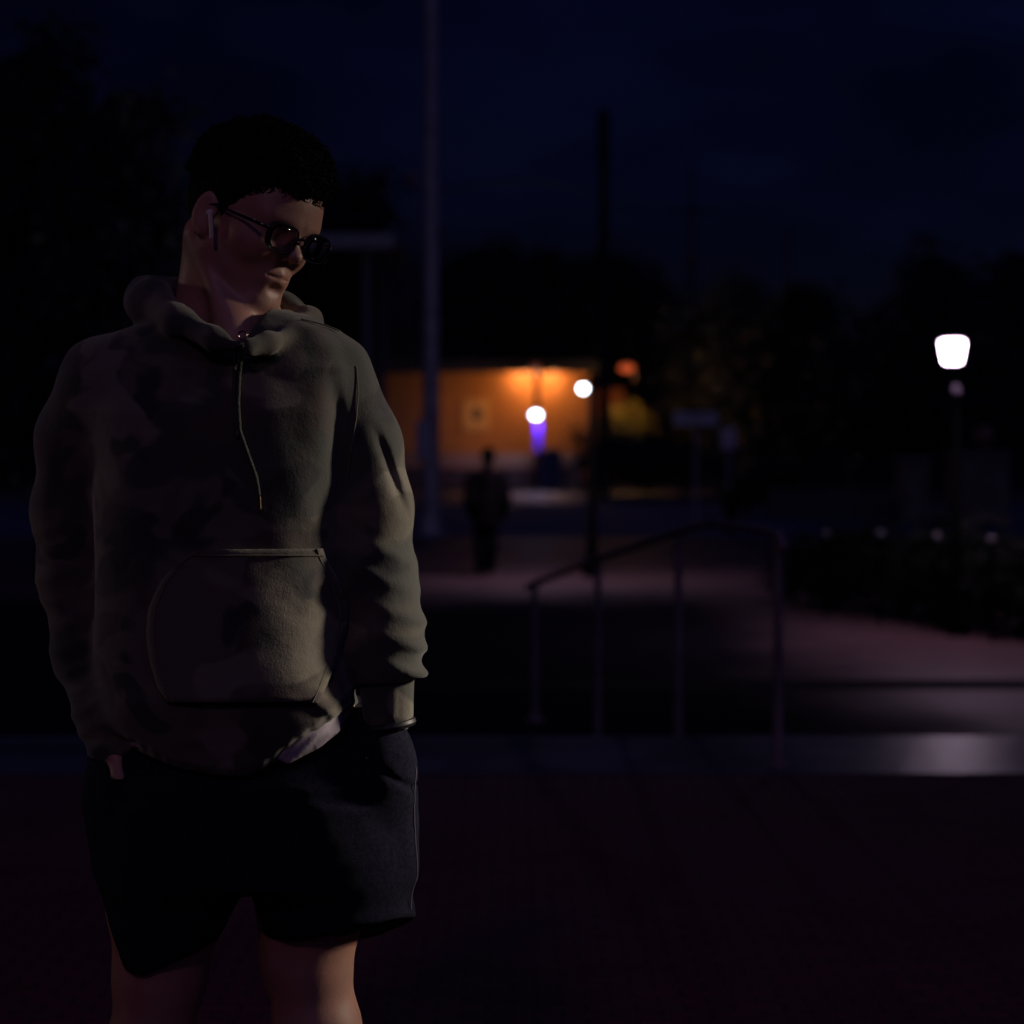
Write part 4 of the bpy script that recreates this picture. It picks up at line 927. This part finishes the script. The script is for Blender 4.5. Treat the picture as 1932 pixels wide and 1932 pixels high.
# ------------------------------------------------------------------ the walker on the lower plaza
YW = ground_y(1086); kW = YW / F
def W(dx, dy, o=0.0): return (float((dx - CX) * kW), YW + o, float(CZ - (dy - HY) * kW))
wk = thing('person', (W(918, 0)[0], YW, ZL), 'distant person in dark jacket and trousers walking away before the orange wall', 'person')
def walker(p):
    d = ell(p, W(921, 861), (.080, .095, .115)); d = smin(d, cap(p, W(920, 875), W(919, 892), .055, .07), .03)
    d = smin(d, cap(p, W(898, 903), W(940, 903), .075, .075), .05)
    d = smin(d, chain(p, [W(919, 905), W(917, 950), W(916, 975)], [.15, .15, .15], .05), .05)
    for s, x0 in ((-1, 908), (1, 926)):
        d = smin(d, chain(p, [W(x0, 975), W(x0 - 1 + s, 1030, .06 * s), W(x0 - 2, 1074, .16 * s)], [.092, .062, .042], .03), .02)
        d = smin(d, cap(p, W(x0 - 2, 1079, .16 * s), W(x0 - 2, 1080, .16 * s + .14), .045, .036), .02)
        sx = 919 + s * 29
        d = smin(d, chain(p, [W(sx, 906), W(sx + s * 5, 945, -.04), W(sx - s * 4, 975, .08)], [.062, .052, .038], .03), .02)
        for k in range(4): d = smin(d, chain(p, [W(sx - s * 4, 976, .05 + .02 * k), W(sx - s * 6, 985, .065 + .02 * k), W(sx - s * 9, 989, .06 + .02 * k)], [.016, .012, .009], .01), .01)
        d = smin(d, cap(p, W(sx - s * 4, 976, .05), W(sx - s * 8, 982, .03), .014, .010), .01)
    return d
lo = (W(860, 0)[0], YW - .45, ZL - .02); hi = (W(985, 0)[0], YW + .55, 1.5)
sculpt('body', walker, lo, hi, .014, skin_mat('walker_skin', (.12, .06, .05)), wk)
def jacket(p):
    d = smin(cap(p, W(897, 903), W(941, 903), .088, .088), chain(p, [W(919, 900), W(917, 950), W(916, 990)], [.16, .170, .182], .05), .05)
    for s in (-1, 1):
        sx = 919 + s * 29; d = smin(d, chain(p, [W(sx, 906), W(sx + s * 5, 945, -.04), W(sx - s * 3, 973, .07)], [.090, .082, .066], .03), .02)
    d = smax(d, W(0, 993)[2] - p[2], .01); return smax(d, p[2] - W(0, 889)[2], .01) - .004 * wav(p, 25, 71)
sculpt('jacket', jacket, lo, hi, .014, mat('walker_jacket', (.008, .006, .008), .97, spec=.03), wk)
def trousers(p):
    d = cap(p, W(908, 978), W(926, 978), .12, .12)
    for s, x0 in ((-1, 908), (1, 926)):
        d = smin(d, chain(p, [W(x0, 975), W(x0 - 1 + s, 1030, .06 * s), W(x0 - 2, 1074, .16 * s)], [.108, .085, .072], .03), .02)
    return smax(smax(d, W(0, 1078)[2] - p[2], .01), p[2] - W(0, 968)[2], .01)
sculpt('trousers', trousers, lo, hi, .014, mat('walker_trousers', (.004, .004, .007), .97, spec=.03), wk)
def whair(p): return smax(smin(ell(p, W(921, 859), (.095, .108, .125)), cap(p, W(921, 865, -.05), W(920, 888, -.06), .07, .06), .03), -(p[1] - YW - .085) * -1 if False else p[1] - YW - .07, .01)
sculpt('hair', whair, lo, hi, .014, mat('walker_hair', (.006, .005, .005), .95, spec=.03), wk)

# ------------------------------------------------------------------ unseen flood lamps added beside and behind the camera to light the young man
def flood(loc, target, col, energy, angle, label, blend=.25, size=.07):
    t = thing('added_flood_lamp', (loc[0], loc[1], 0), label, 'added flood lamp')
    MB().lathe((loc[0], loc[1], 0), [(.12, 0), (.12, .04), (.05, .06), (.045, loc[2] - .15)], 14).build('post', M_post, t)
    d = Vector(target) - Vector(loc); d.normalize()
    MB().tube([Vector(loc) - d * .30, Vector(loc) - d * .16, Vector(loc) - d * .02], [.04, .10, .13], 16).build('housing', M_post, t)
    MB().tube([Vector(loc) - d * .018, Vector(loc) - d * .012], [.11, .11], 16).build('lamp_glass', emit('added_flood_glass', col, 2.0), t)
    L = bpy.data.lights.new('lamp_light', 'SPOT'); L.energy = energy; L.color = col; L.spot_size = R(angle); L.spot_blend = blend; L.shadow_soft_size = size
    o = bpy.data.objects.new('lamp_light', L); C.objects.link(o); o.location = loc; o.rotation_euler = d.to_track_quat('-Z', 'Y').to_euler()
    o.parent = t; o.matrix_parent_inverse = Matrix.Translation(t.location).inverted(); return o
flood((5.2, 3.95, 3.0), (-.06, YP, 1.09), (1.0, .86, .70), 1900, 11.2, 'added flood lamp out of view to the right of the young man', blend=1, size=.4)
flood((-1.2, -3.0, 5.4), (-.1, YP + .4, .6), (1.0, .50, .74), 50, 54, 'added flood lamp out of view behind the camera', blend=1, size=.3)
flood((-5.2, 4.2, 2.5), (-.30, YP, 1.06), (1.0, .76, .68), 46, 17, 'added flood lamp out of view to the left of the young man', blend=1, size=.3)
